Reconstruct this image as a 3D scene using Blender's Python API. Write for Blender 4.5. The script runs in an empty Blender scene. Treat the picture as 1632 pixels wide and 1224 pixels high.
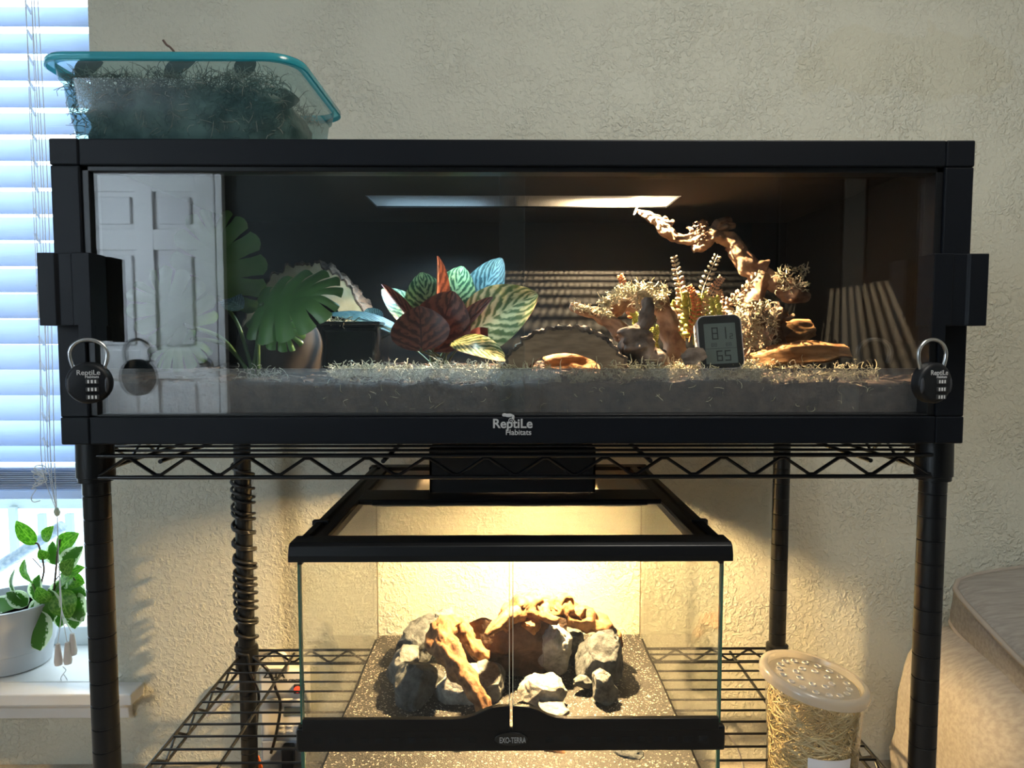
import bpy, bmesh, math, random
from mathutils import Vector, Matrix, noise
random.seed(7)
R = random.random
def U(a, b): return a + (b - a) * random.random()
scene = bpy.context.scene
COL = scene.collection
CZ = 1.05                                  # lens height above the floor
# ---------------------------------------------------------------- camera
F = 1130.0
PIT = math.atan(75 / F); YAW = math.atan(10 / F)
CAM = Vector((-0.016, 0, CZ))
cam_d = bpy.data.cameras.new('camera'); cam = bpy.data.objects.new('camera', cam_d); COL.objects.link(cam)
cam.location = CAM; cam.rotation_euler = (math.pi / 2 - PIT, 0, -YAW)
cam_d.sensor_width = 36; cam_d.lens = F / 1632 * 36; cam_d.clip_start = 0.01
scene.camera = cam
# ---------------------------------------------------------------- world, large lights, exposure
wd = bpy.data.worlds.new('world'); scene.world = wd; wd.use_nodes = True
bg = wd.node_tree.nodes['Background']; bg.inputs[0].default_value = (0.72, 0.87, 1.0, 1); bg.inputs[1].default_value = 6.5
def area(name, loc, rot, sx, sy, power, col, portal=False):
    l = bpy.data.lights.new(name, 'AREA'); l.shape = 'RECTANGLE'; l.size = sx; l.size_y = sy; l.energy = power; l.color = col
    o = bpy.data.objects.new(name, l); COL.objects.link(o); o.location = loc; o.rotation_euler = rot
    if portal: l.cycles.is_portal = True
    return o
area('window_portal', (-1.54, 1.99, CZ + .12), (-math.pi / 2, 0, 0), 1.1, 1.9, 1, (1, 1, 1), True)
area('side_fill_light', (-2.66, -1.55, 1.55), (0, -math.pi / 2, 0), 1.3, 1.0, 31, (.74, .87, 1))  # cool fill added behind the camera, no real window known there
area('ceiling_fill_light', (0.50, 0.35, 2.39), (0, 0, 0), .42, .42, 20.5, (1, .95, .84))  # extra fill from above, its source is invented
scene.view_settings.view_transform = 'Standard'; scene.view_settings.look = 'None'
scene.view_settings.exposure = 0.0; scene.view_settings.gamma = 1.0; scene.view_settings.use_curve_mapping = False
cy = scene.cycles
cy.transparent_max_bounces = 40; cy.max_bounces = 10; cy.diffuse_bounces = 4; cy.glossy_bounces = 4; cy.transmission_bounces = 6
cy.sample_clamp_indirect = 6.0; cy.caustics_reflective = False; cy.caustics_refractive = False

# ---------------------------------------------------------------- placing helper: a point of the place on the plane y = Y
fw = Vector((math.sin(YAW) * math.cos(PIT), math.cos(YAW) * math.cos(PIT), -math.sin(PIT)))
rt = fw.cross(Vector((0, 0, 1))).normalized(); upv = rt.cross(fw)
def W(px, py, Y):
    d = fw + rt * ((px - 816) / F) + upv * ((612 - py) / F)
    return CAM + d * (Y / d.y)
def Z(dz): return CZ + dz

# ---------------------------------------------------------------- materials
MATS = {}
def _nodes(name):
    m = bpy.data.materials.new(name); m.use_nodes = True
    nt = m.node_tree; b = nt.nodes['Principled BSDF']
    return m, nt, b, nt.nodes, nt.links
def M(name, c1, c2=None, scale=8, rough=.6, metal=0, bump=0, bscale=60, spec=.5, stretch=None, detail=4, lo=.35, hi=.65, c3=None, bdist=.002, sub=0, trans=0):
    if name in MATS: return MATS[name]
    m, nt, b, N, L = _nodes(name)
    b.inputs['Base Color'].default_value = (*c1, 1); b.inputs['Roughness'].default_value = rough
    b.inputs['Metallic'].default_value = metal; b.inputs['Specular IOR Level'].default_value = spec
    if c2 or bump:
        tc = N.new('ShaderNodeTexCoord'); mp = N.new('ShaderNodeMapping'); L.new(tc.outputs['Object'], mp.inputs[0])
        if stretch: mp.inputs['Scale'].default_value = stretch
    if c2:
        nz = N.new('ShaderNodeTexNoise'); nz.inputs['Scale'].default_value = scale; nz.inputs['Detail'].default_value = detail
        L.new(mp.outputs[0], nz.inputs[0])
        cr = N.new('ShaderNodeValToRGB'); cr.color_ramp.elements[0].color = (*c1, 1); cr.color_ramp.elements[1].color = (*c2, 1)
        cr.color_ramp.elements[0].position = lo; cr.color_ramp.elements[1].position = hi
        if c3: e = cr.color_ramp.elements.new(.9); e.color = (*c3, 1)
        L.new(nz.outputs[0], cr.inputs[0]); L.new(cr.outputs[0], b.inputs['Base Color'])
    if bump:
        n2 = N.new('ShaderNodeTexNoise'); n2.inputs['Scale'].default_value = bscale; n2.inputs['Detail'].default_value = 3
        L.new(mp.outputs[0], n2.inputs[0])
        bp = N.new('ShaderNodeBump'); bp.inputs['Strength'].default_value = bump; bp.inputs['Distance'].default_value = bdist
        L.new(n2.outputs[0], bp.inputs['Height']); L.new(bp.outputs[0], b.inputs['Normal'])
    MATS[name] = m; return m
def schlick(N, L, ior):
    """reflectance of a thin sheet, the same seen from either of its faces"""
    f0 = ((ior - 1) / (ior + 1)) ** 2
    lw = N.new('ShaderNodeLayerWeight'); lw.inputs[0].default_value = .5
    pw = N.new('ShaderNodeMath'); pw.operation = 'POWER'; pw.inputs[1].default_value = 5; L.new(lw.outputs['Facing'], pw.inputs[0])
    ma = N.new('ShaderNodeMath'); ma.operation = 'MULTIPLY_ADD'; ma.inputs[1].default_value = 1 - f0; ma.inputs[2].default_value = f0; L.new(pw.outputs[0], ma.inputs[0])
    return ma.outputs[0]
def glass(name, tint=(1, 1, 1), ior=1.5, haze=0, haze_col=(.9, .9, .9), rough=0.0):
    if name in MATS: return MATS[name]
    m, nt, b, N, L = _nodes(name); N.remove(b); out = N['Material Output']
    t = N.new('ShaderNodeBsdfTransparent'); t.inputs[0].default_value = (*tint, 1)
    g = N.new('ShaderNodeBsdfGlossy'); g.inputs['Roughness'].default_value = rough; g.inputs[0].default_value = (1, 1, 1, 1)
    fr = schlick(N, L, ior)
    mx = N.new('ShaderNodeMixShader'); L.new(fr, mx.inputs[0]); L.new(g.outputs[0], mx.inputs[2])
    src = t.outputs[0]
    if haze:
        d = N.new('ShaderNodeBsdfDiffuse'); d.inputs[0].default_value = (*haze_col, 1)
        tl = N.new('ShaderNodeBsdfTranslucent'); tl.inputs[0].default_value = (*haze_col, 1)
        m0 = N.new('ShaderNodeMixShader'); m0.inputs[0].default_value = .5; L.new(d.outputs[0], m0.inputs[1]); L.new(tl.outputs[0], m0.inputs[2])
        m1 = N.new('ShaderNodeMixShader'); m1.inputs[0].default_value = haze; L.new(t.outputs[0], m1.inputs[1]); L.new(m0.outputs[0], m1.inputs[2])
        src = m1.outputs[0]
    L.new(src, mx.inputs[1]); L.new(mx.outputs[0], out.inputs[0])
    MATS[name] = m; return m
def emis(name, col, s):
    if name in MATS: return MATS[name]
    m, nt, b, N, L = _nodes(name); b.inputs['Base Color'].default_value = (*col, 1)
    b.inputs['Emission Color'].default_value = (*col, 1); b.inputs['Emission Strength'].default_value = s
    MATS[name] = m; return m
def transl(name, col, fac=.5, rough=.5, bump=0, stretch=(1, 1, 1), bscale=20):
    m, nt, b, N, L = _nodes(name); out = N['Material Output']
    b.inputs['Base Color'].default_value = (*col, 1); b.inputs['Roughness'].default_value = rough
    tl = N.new('ShaderNodeBsdfTranslucent'); tl.inputs[0].default_value = (*col, 1)
    mx = N.new('ShaderNodeMixShader'); mx.inputs[0].default_value = fac
    L.new(b.outputs[0], mx.inputs[1]); L.new(tl.outputs[0], mx.inputs[2]); L.new(mx.outputs[0], out.inputs[0])
    if bump:
        tc = N.new('ShaderNodeTexCoord'); mp = N.new('ShaderNodeMapping'); mp.inputs['Scale'].default_value = stretch
        L.new(tc.outputs['Object'], mp.inputs[0]); n2 = N.new('ShaderNodeTexNoise'); n2.inputs['Scale'].default_value = bscale
        L.new(mp.outputs[0], n2.inputs[0]); bp = N.new('ShaderNodeBump'); bp.inputs['Strength'].default_value = bump; bp.inputs['Distance'].default_value = .002
        L.new(n2.outputs[0], bp.inputs['Height']); L.new(bp.outputs[0], b.inputs['Normal']); L.new(bp.outputs[0], tl.inputs['Normal'])
    MATS[name] = m; return m
def leafmat(name, dark, light, freq=11, slant=1.6, edge=None, mode='stripe', tf=.25, rib=.5):
    """leaf colours from the leaf's own length (U) and width (V): side-vein bands or a pale margin"""
    m, nt, b, N, L = _nodes(name); out = N['Material Output']
    uv = N.new('ShaderNodeUVMap'); uv.uv_map = 'UVMap'
    sp = N.new('ShaderNodeSeparateXYZ'); L.new(uv.outputs[0], sp.inputs[0])
    def mth(op, a, c=None):
        n = N.new('ShaderNodeMath'); n.operation = op
        for i, q in enumerate((a, c)):
            if q is None: continue
            if isinstance(q, (int, float)): n.inputs[i].default_value = q
            else: L.new(q, n.inputs[i])
        return n.outputs[0]
    av = mth('ABSOLUTE', mth('SUBTRACT', sp.outputs[1], .5))            # 0 midrib .. .5 margin
    nz = N.new('ShaderNodeTexNoise'); nz.inputs['Scale'].default_value = 9; L.new(uv.outputs[0], nz.inputs[0])
    nv = mth('SUBTRACT', nz.outputs[0], .5)
    if mode == 'stripe':
        ph = mth('MULTIPLY', mth('SUBTRACT', sp.outputs[0], mth('MULTIPLY', av, slant * .5)), freq * 6.283)
        s = mth('ADD', mth('SINE', mth('ADD', ph, mth('MULTIPLY', nv, 7.0))), mth('MULTIPLY', nv, 3.0))
        s = mth('ADD', mth('MULTIPLY', s, .5), .5)
        s = mth('MULTIPLY', s, mth('SUBTRACT', 1.15, mth('MULTIPLY', av, .7)))
        s = mth('MULTIPLY_ADD', mth('LESS_THAN', av, .016), rib) if False else mth('ADD', s, mth('MULTIPLY', mth('LESS_THAN', av, .016), rib))
    elif mode == 'margin':
        s = mth('ADD', mth('MULTIPLY', mth('SUBTRACT', av, .26), 7.0), mth('MULTIPLY', nv, 3.4))
    else:
        s = mth('ADD', mth('MULTIPLY', nv, 1.6), mth('SUBTRACT', .45, mth('MULTIPLY', mth('LESS_THAN', av, .02), -.8)))
    cr = N.new('ShaderNodeValToRGB'); cr.color_ramp.elements[0].color = (*dark, 1); cr.color_ramp.elements[1].color = (*light, 1)
    cr.color_ramp.elements[0].position = .15 if mode == 'stripe' else .3; cr.color_ramp.elements[1].position = .95 if mode == 'stripe' else .75
    L.new(s, cr.inputs[0]); L.new(cr.outputs[0], b.inputs['Base Color']); b.inputs['Roughness'].default_value = .38
    tl = N.new('ShaderNodeBsdfTranslucent'); L.new(cr.outputs[0], tl.inputs[0])
    mx = N.new('ShaderNodeMixShader'); mx.inputs[0].default_value = tf
    L.new(b.outputs[0], mx.inputs[1]); L.new(tl.outputs[0], mx.inputs[2]); L.new(mx.outputs[0], out.inputs[0])
    MATS[name] = m; return m

# ---------------------------------------------------------------- mesh helpers
class MB:
    def __init__(s): s.v = []; s.f = []; s.mi = []; s.uv = []
    def add(s, vs, fs, mi=0, uvs=None):
        o = len(s.v); s.v += [Vector(p) for p in vs]; s.f += [tuple(i + o for i in q) for q in fs]; s.mi += [mi] * len(fs)
        s.uv += uvs if uvs else [(0, 0)] * len(vs); return s
    def box(s, x0, x1, y0, y1, z0, z1, mi=0):
        vs = [(x, y, z) for z in (z0, z1) for y in (y0, y1) for x in (x0, x1)]
        return s.add(vs, [(0, 2, 3, 1), (4, 5, 7, 6), (0, 1, 5, 4), (2, 6, 7, 3), (0, 4, 6, 2), (1, 3, 7, 5)], mi)
    def pane(s, *a):
        s.box(*a); s.mi[-6:] = [1, 1, 0, 0, 1, 1]; return s
    def obox(s, c, ax, ay, az, mi=0):
        c, ax, ay, az = map(Vector, (c, ax, ay, az))
        vs = [c + ax * x + ay * y + az * z for z in (-1, 1) for y in (-1, 1) for x in (-1, 1)]
        return s.add(vs, [(0, 2, 3, 1), (4, 5, 7, 6), (0, 1, 5, 4), (2, 6, 7, 3), (0, 4, 6, 2), (1, 3, 7, 5)], mi)
    def tube(s, pts, rad, n=8, mi=0, cap=True, nz=0, nsc=40, flat=1.0, seed=0):
        pts = [Vector(p) for p in pts]; k = len(pts)
        if not hasattr(rad, '__len__'): rad = [rad] * k
        t0 = (pts[1] - pts[0]).normalized(); ref = Vector((0, 0, 1)) if abs(t0.z) < .9 else Vector((1, 0, 0))
        nrm = t0.cross(ref).normalized(); vs = []
        for i in range(k):
            t = (pts[min(i + 1, k - 1)] - pts[max(i - 1, 0)]).normalized()
            nrm = (nrm - t * nrm.dot(t)).normalized(); bn = t.cross(nrm)
            for j in range(n):
                a = 2 * math.pi * j / n; d = nrm * math.cos(a) + bn * math.sin(a) * flat
                r = rad[i]
                if nz:
                    q = pts[i] + d * r
                    r *= 1 + nz * noise.noise(q * nsc + Vector((seed, 0, 0))) + nz * .7 * noise.noise(Vector((math.cos(a) * 2.2, math.sin(a) * 2.2, i * .12 + seed)))
                vs.append(pts[i] + d * r)
        fs = [(i * n + j, i * n + (j + 1) % n, (i + 1) * n + (j + 1) % n, (i + 1) * n + j) for i in range(k - 1) for j in range(n)]
        if cap: fs += [tuple(range(n - 1, -1, -1)), tuple((k - 1) * n + j for j in range(n))]
        us = [(i / max(1, k - 1), j / n) for i in range(k) for j in range(n)]
        return s.add(vs, fs, mi, us)
    def lathe(s, prof, c=(0, 0, 0), n=24, mi=0, closed=False, M3=None):
        c = Vector(c); vs = []; k = len(prof)
        for (r, z) in prof:
            for j in range(n):
                a = 2 * math.pi * j / n; p = Vector((r * math.cos(a), r * math.sin(a), z))
                vs.append(c + (M3 @ p if M3 else p))
        rng = k if closed else k - 1
        fs = [(i * n + j, i * n + (j + 1) % n, ((i + 1) % k) * n + (j + 1) % n, ((i + 1) % k) * n + j) for i in range(rng) for j in range(n)]
        if not closed:
            if prof[0][0] > 1e-6: fs.append(tuple(range(n - 1, -1, -1)))
            if prof[-1][0] > 1e-6: fs.append(tuple((k - 1) * n + j for j in range(n)))
        return s.add(vs, fs, mi)
    def grid(s, fn, nu, nv, mi=0, flip=False):
        vs = []; us = []
        for i in range(nu + 1):
            for j in range(nv + 1): vs.append(fn(i / nu, j / nv)); us.append((i / nu, j / nv))
        w = nv + 1
        fs = [(i * w + j, (i + 1) * w + j, (i + 1) * w + j + 1, i * w + j + 1) for i in range(nu) for j in range(nv)]
        if flip: fs = [q[::-1] for q in fs]
        return s.add(vs, fs, mi, us)
    def ico(s, c, rx, ry, rz, sub=2, fn=None, mi=0, rot=None):
        bm = bmesh.new(); bmesh.ops.create_icosphere(bm, subdivisions=sub, radius=1)
        vs = []
        for v in bm.verts:
            p = v.co.copy(); k = fn(p) if fn else 1
            p = Vector((p.x * rx, p.y * ry, p.z * rz)) * k
            if rot: p = rot @ p
            vs.append(Vector(c) + p)
        fs = [tuple(v.index for v in f.verts) for f in bm.faces]; bm.free()
        return s.add(vs, fs, mi)
    def prism(s, outline, d, mi=0):
        """closed outline (list of Vector) extruded by vector d"""
        n = len(outline); d = Vector(d)
        vs = [Vector(p) for p in outline] + [Vector(p) + d for p in outline]
        fs = [tuple(range(n - 1, -1, -1)), tuple(range(n, 2 * n))] + [(i, (i + 1) % n, n + (i + 1) % n, n + i) for i in range(n)]
        return s.add(vs, fs, mi)
def cr_path(pts, n=6, rad=None):
    P = [Vector(p) for p in pts]; out = []; ro = []
    for i in range(len(P) - 1):
        p0, p1, p2, p3 = P[max(i - 1, 0)], P[i], P[i + 1], P[min(i + 2, len(P) - 1)]
        for k in range(n):
            t = k / n
            out.append(.5 * ((2 * p1) + (p2 - p0) * t + (2 * p0 - 5 * p1 + 4 * p2 - p3) * t * t + (3 * p1 - p0 - 3 * p2 + p3) * t ** 3))
            if rad: ro.append(rad[i] + (rad[i + 1] - rad[i]) * t)
    out.append(P[-1])
    if rad: ro.append(rad[-1]); return out, ro
    return out
ORG = {}
def root_of(o):
    while o.parent: o = o.parent
    return o
def link_mesh(name, mb, mats, org, smooth=None, fixn=True):
    me = bpy.data.meshes.new(name)
    me.from_pydata([tuple(v - org) for v in mb.v], [], mb.f)
    if not isinstance(mats, (list, tuple)): mats = [mats]
    for m in mats: me.materials.append(m)
    me.polygons.foreach_set('material_index', mb.mi)
    uvl = me.uv_layers.new(name='UVMap')
    if any(u != (0, 0) for u in mb.uv):
        for lp in me.loops: uvl.data[lp.index].uv = mb.uv[lp.vertex_index]
    if fixn:
        bm = bmesh.new(); bm.from_mesh(me); bmesh.ops.recalc_face_normals(bm, faces=bm.faces); bm.to_mesh(me); bm.free()
    if smooth is not None:
        me.polygons.foreach_set('use_smooth', [True] * len(me.polygons))
        if smooth < 180: me.set_sharp_from_angle(angle=math.radians(smooth))
    me.update(); return me
def base_of(mb):
    xs = [v.x for v in mb.v]; ys = [v.y for v in mb.v]; zs = [v.z for v in mb.v]
    return Vector(((min(xs) + max(xs)) / 2, (min(ys) + max(ys)) / 2, min(zs)))
def part(name, mb, mats, parent, smooth=None, bevel=0, label=None, kind=None, fixn=True):
    org = ORG[root_of(parent).name]
    o = bpy.data.objects.new(name, link_mesh(name, mb, mats, org, smooth, fixn)); COL.objects.link(o); o.parent = parent
    if bevel: bv = o.modifiers.new('bevel', 'BEVEL'); bv.width = bevel; bv.segments = 2; bv.limit_method = 'ANGLE'
    if label: o['label'] = label
    if kind: o['kind'] = kind
    return o
def tag(o, label, cat, group=None, kind=None):
    o['label'] = label
    if cat: o['category'] = cat
    if group: o['group'] = group
    if kind: o['kind'] = kind
    return o
def single(name, mb, mats, label, cat, smooth=None, bevel=0, group=None, kind=None, fixn=True):
    org = base_of(mb)
    o = bpy.data.objects.new(name, link_mesh(name, mb, mats, org, smooth, fixn)); COL.objects.link(o); o.location = org; ORG[o.name] = org
    if bevel: bv = o.modifiers.new('bevel', 'BEVEL'); bv.width = bevel; bv.segments = 2; bv.limit_method = 'ANGLE'
    return tag(o, label, cat, group, kind)
def thing(name, label, cat, loc, group=None, kind=None):
    o = bpy.data.objects.new(name, None); COL.objects.link(o); o.location = Vector(loc); o.empty_display_size = .05
    ORG[o.name] = Vector(loc); return tag(o, label, cat, group, kind)
def inst(o, off, parent=None):
    c = o.copy(); COL.objects.link(c); c.location = o.location + Vector(off)
    if parent: c.parent = parent
    return c
def struct(name, mb, mats, smooth=None, bevel=0, label=None):
    o = single(name, mb, mats, label or name.replace('_', ' '), None, smooth, bevel, kind='structure'); return o
def text(name, body, loc, size, mat, parent, bold=0, rot=(math.pi / 2, 0, 0), align='CENTER', extrude=.0002, M4=None, sx=1):
    c = bpy.data.curves.new(name, 'FONT'); c.body = body; c.size = size; c.align_x = align; c.extrude = extrude; c.offset = bold
    c.space_character = 1.0; c.materials.append(mat)
    o = bpy.data.objects.new(name, c); COL.objects.link(o); o.parent = parent
    if M4: o.matrix_local = M4
    else: o.location = Vector(loc) - ORG[root_of(parent).name]; o.rotation_euler = rot
    o.scale = (sx, 1, 1) if not M4 else o.scale
    return o

# ---------------------------------------------------------------- common materials
black = M('black_powder_coat', (.0028, .0042, .0070), rough=.5, spec=.2)
blackp = M('black_plastic', (.004, .0045, .0055), rough=.36, spec=.35)
blackm = M('matte_black_board', (.007, .009, .010), rough=.8, spec=.15)
rackm = M('black_epoxy_wire', (.004, .0045, .006), rough=.30, spec=.45)
steel = M('brushed_steel', (.55, .55, .55), rough=.28, metal=1)
white = M('white_paint', (.78, .78, .77), rough=.5)
whitep = M('white_plastic', (.75, .73, .70), rough=.4)
grey_print = M('grey_print', (.42, .42, .42), rough=.6)

# ================================================================= THE ROOM
def wall_material():
    m, nt, b, N, L = _nodes('plaster_wall')
    tc = N.new('ShaderNodeNewGeometry')
    n1 = N.new('ShaderNodeTexNoise'); n1.inputs['Scale'].default_value = 105; n1.inputs['Detail'].default_value = 3; n1.inputs['Roughness'].default_value = .55; n1.inputs['Distortion'].default_value = .5
    n2 = N.new('ShaderNodeTexNoise'); n2.inputs['Scale'].default_value = 6; n2.inputs['Detail'].default_value = 3
    L.new(tc.outputs['Position'], n1.inputs[0]); L.new(tc.outputs['Position'], n2.inputs[0])
    mr = N.new('ShaderNodeMapRange'); mr.inputs[1].default_value = .40; mr.inputs[2].default_value = .68; mr.interpolation_type = 'SMOOTHSTEP'
    L.new(n1.outputs[0], mr.inputs[0])
    m2 = N.new('ShaderNodeMapRange'); m2.inputs[1].default_value = .35; m2.inputs[2].default_value = .6; m2.inputs[3].default_value = .25; L.new(n2.outputs[0], m2.inputs[0])
    mu = N.new('ShaderNodeMath'); mu.operation = 'MULTIPLY'; L.new(mr.outputs[0], mu.inputs[0]); L.new(m2.outputs[0], mu.inputs[1])
    bp = N.new('ShaderNodeBump'); bp.inputs['Strength'].default_value = .85; bp.inputs['Distance'].default_value = .0028
    L.new(mu.outputs[0], bp.inputs['Height']); L.new(bp.outputs[0], b.inputs['Normal'])
    # faint old water stain high up on the wall
    sc = W(1415, 95, 1.69)
    mp = N.new('ShaderNodeMapping'); mp.inputs['Location'].default_value = (-sc.x / .42, 0, -sc.z / .10); mp.inputs['Scale'].default_value = (1 / .42, 0, 1 / .10)
    L.new(tc.outputs['Position'], mp.inputs[0])
    n3 = N.new('ShaderNodeTexNoise'); n3.inputs['Scale'].default_value = 7; n3.inputs['Detail'].default_value = 5; L.new(tc.outputs['Position'], n3.inputs[0])
    va = N.new('ShaderNodeVectorMath'); va.operation = 'LENGTH'; L.new(mp.outputs[0], va.inputs[0])
    ad = N.new('ShaderNodeMath'); ad.operation = 'MULTIPLY_ADD'; ad.inputs[1].default_value = 2.4; L.new(n3.outputs[0], ad.inputs[0]); L.new(va.outputs['Value'], ad.inputs[2])
    st = N.new('ShaderNodeMapRange'); st.inputs[1].default_value = 1.85; st.inputs[2].default_value = 1.95; st.inputs[3].default_value = 1; st.inputs[4].default_value = 0
    L.new(ad.outputs[0], st.inputs[0])
    mx = N.new('ShaderNodeMix'); mx.data_type = 'RGBA'; mx.inputs[6].default_value = (.66, .64, .53, 1); mx.inputs[7].default_value = (.64, .612, .487, 1)
    L.new(st.outputs[0], mx.inputs[0]); L.new(mx.outputs[2], b.inputs['Base Color']); b.inputs['Roughness'].default_value = .75
    b.inputs['Specular IOR Level'].default_value = .25
    return m
plaster = wall_material()
YW = 1.69
WX0, WX1, WZ0, WZ1 = -2.1, -.975, Z(-.845), Z(1.1)
mb = MB().box(WX1, 2.3, YW, 1.97, 0, 2.45).box(WX0, WX1, YW, 1.97, 0, WZ0).box(WX0, WX1, YW, 1.97, WZ1, 2.45).box(-2.7, WX0, YW, 1.97, 0, 2.45)
struct('wall_rear', mb, plaster, label='pale greige textured plaster wall behind the shelving rack')
room_wall = M('room_wall_paint', (.55, .53, .47), rough=.8, bump=.3, bscale=70)
dark_wall = M('dim_room_dark', (.045, .055, .055), rough=.8)  # dark colour stands in for the dim room behind the camera
struct('wall_right', MB().box(2.3, 2.4, -2.45, 1.97, 0, 2.45), room_wall)
mb = MB().box(-2.8, -2.7, -2.45, -2.07, 0, 2.45).box(-2.8, -2.7, -1.03, 1.97, 0, 2.45).box(-2.8, -2.7, -2.07, -1.03, 0, .88).box(-2.8, -2.7, -2.07, -1.03, 2.22, 2.45)
struct('wall_left', mb, room_wall)
struct('wall_front', MB().box(-2.7, 2.3, -2.45, -2.35, 0, 2.45), dark_wall)
struct('floor', MB().box(-2.8, 2.4, -2.45, 1.97, -.05, 0), M('carpet_beige', (.32, .28, .23), (.40, .36, .30), scale=180, rough=.95, bump=.4, bscale=300))
struct('ceiling', MB().box(-2.8, 2.4, -2.45, 1.97, 2.45, 2.5), M('ceiling_paint', (.72, .71, .68), rough=.9))
# door behind the photographer, mirrored in the glass
dr = thing('door_1', 'white six panel door', None, (-2.135, -2.35, 0), kind='structure')
DX0, DX1 = -2.545, -1.725
part('door_leaf', MB().box(DX0, DX1, -2.345, -2.326, 0.01, 2.04), white, dr)
for x0, x1 in ((DX0, DX0 + .11), (DX0 + .36, DX0 + .46), (DX1 - .11, DX1)): part('stile', MB().box(x0, x1, -2.327, -2.306, .01, 2.04), white, dr, bevel=.004)
ZR = ((.20, .80), (.97, 1.56), (1.68, 1.90))
for z0, z1 in ((.01, .20), (.80, .97), (1.56, 1.68), (1.90, 2.04)):
    for x0, x1 in ((DX0 + .109, DX0 + .361), (DX0 + .459, DX1 - .109)): part('rail', MB().box(x0, x1, -2.327, -2.3065, z0, z1), white, dr, bevel=.004)
pnl = M('white_panel_paint', (.74, .74, .74), rough=.5)
for z0, z1 in ZR:
    for x0, x1 in ((DX0 + .11, DX0 + .36), (DX0 + .46, DX1 - .11)):
        part('panel', MB().box(x0 + .03, x1 - .03, -2.327, -2.311, z0 + .03, z1 - .03), pnl, dr, bevel=.010)
part('door_casing', MB().box(DX0 - .08, DX0 - .01, -2.349, -2.30, 0, 2.11).box(DX1 + .01, DX1 + .05, -2.349, -2.30, 0, 2.11).box(DX0 - .08, DX1 + .05, -2.349, -2.30, 2.05, 2.12), white, dr, bevel=.004)
mb = MB().lathe([(.0, 0), (.028, .002), (.028, .008), (.011, .012), (.011, .04), (.026, .05), (.028, .065), (.018, .078), (0, .08)], (-1.79, -2.306, .90), 16, M3=Matrix.Rotation(-math.pi / 2, 3, 'X'))
part('door_knob', mb, steel, dr, smooth=40)
# unseen dark cabinet, added for the vertical bands mirrored in the glass
wr = thing('added_cabinet', 'tall dark cabinet added for the bands mirrored in the glass', 'added_cabinet', (1.9, -2.1, 0))
part('body', MB().box(1.46, 2.28, -2.34, -1.95, 0, 2.1), M('dark_stain_wood', (.02, .018, .016), rough=.6), wr)
for x in (1.47, 1.95): part('door', MB().box(x, x + .33, -1.95, -1.93, .06, 2.07), M('dark_stain_door', (.028, .025, .023), rough=.5), wr, bevel=.004)
part('stile', MB().box(1.82, 1.93, -1.95, -1.928, .02, 2.09), M('grey_stile', (.17, .17, .16), rough=.5), wr, bevel=.003)
# housing for the invented ceiling fill light
cl = thing('ceiling_fill_housing', 'flush square housing of the added ceiling fill light', 'lamp', (.50, .35, 2.40))
part('housing', MB().box(.26, .74, .11, .59, 2.405, 2.45), white, cl, bevel=.004)

# ---------------------------------------------------------------- the window
wn = thing('window_1', 'bright window with white frame in the deep recess', None, (-1.54, 1.9, WZ0), kind='structure')
frm = M('white_vinyl', (.72, .76, .78), rough=.4)
def frame_bar(*a): part('frame_bar', MB().box(*a), frm, wn, bevel=.004)
frame_bar(WX0, WX0 + .05, 1.90, 1.96, WZ0, WZ1); frame_bar(WX1 - .05, WX1, 1.90, 1.96, WZ0, WZ1)
frame_bar(WX0, WX1, 1.90, 1.96, WZ0, WZ0 + .055); frame_bar(WX0, WX1, 1.90, 1.96, WZ1 - .05, WZ1)
frame_bar(WX0 + .05, WX1 - .05, 1.905, 1.95, Z(.06), Z(.11))
part('pane', MB().box(WX0 + .05, WX1 - .05, 1.925, 1.929, WZ0 + .055, Z(.06)), glass('window_glass', (.96, .98, .98), 1.45), wn)
part('pane', MB().box(WX0 + .05, WX1 - .05, 1.925, 1.929, Z(.11), WZ1 - .05), glass('window_glass'), wn)
w2 = thing('fill_window', 'added unseen window behind the camera around the side fill light', None, (-2.75, -1.55, .88), kind='structure')  # unseen window, added as the opening for the side fill
for a in ((-2.78, -2.72, -2.07, -2.03, .88, 2.22), (-2.78, -2.72, -1.07, -1.03, .88, 2.22), (-2.78, -2.72, -2.07, -1.03, .88, .92), (-2.78, -2.72, -2.07, -1.03, 2.18, 2.22)):
    part('frame_bar', MB().box(*a), frm, w2, bevel=.004)
part('pane', MB().box(-2.752, -2.748, -2.03, -1.07, .92, 2.18), glass('window_glass'), w2)
sillm = M('white_sill_paint', (.80, .80, .80), (.72, .70, .66), scale=9, rough=.45, lo=.3, hi=.8)
mb = MB().box(WX0, WX1 - .001, YW, 1.90, WZ0 - .002, WZ0 + .004).box(WX0, WX1 + .075, 1.628, YW, WZ0 - .024, WZ0 + .004)
struct('trim_1', mb, sillm, bevel=.003, label='white painted window sill board with a rounded nose')
mb = MB().prism([Vector((WX1 + .045, 1.69, WZ0 - .024)), Vector((WX1 + .045, 1.652, WZ0 - .024)), Vector((WX1 + .045, 1.655, WZ0 - .04)), Vector((WX1 + .045, 1.668, WZ0 - .05)), Vector((WX1 + .045, 1.672, WZ0 - .078)), Vector((WX1 + .045, 1.69, WZ0 - .082))], (-1.2, 0, 0))
struct('trim_2', mb, sillm, bevel=.002, label='white moulded apron under the window sill')
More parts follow.
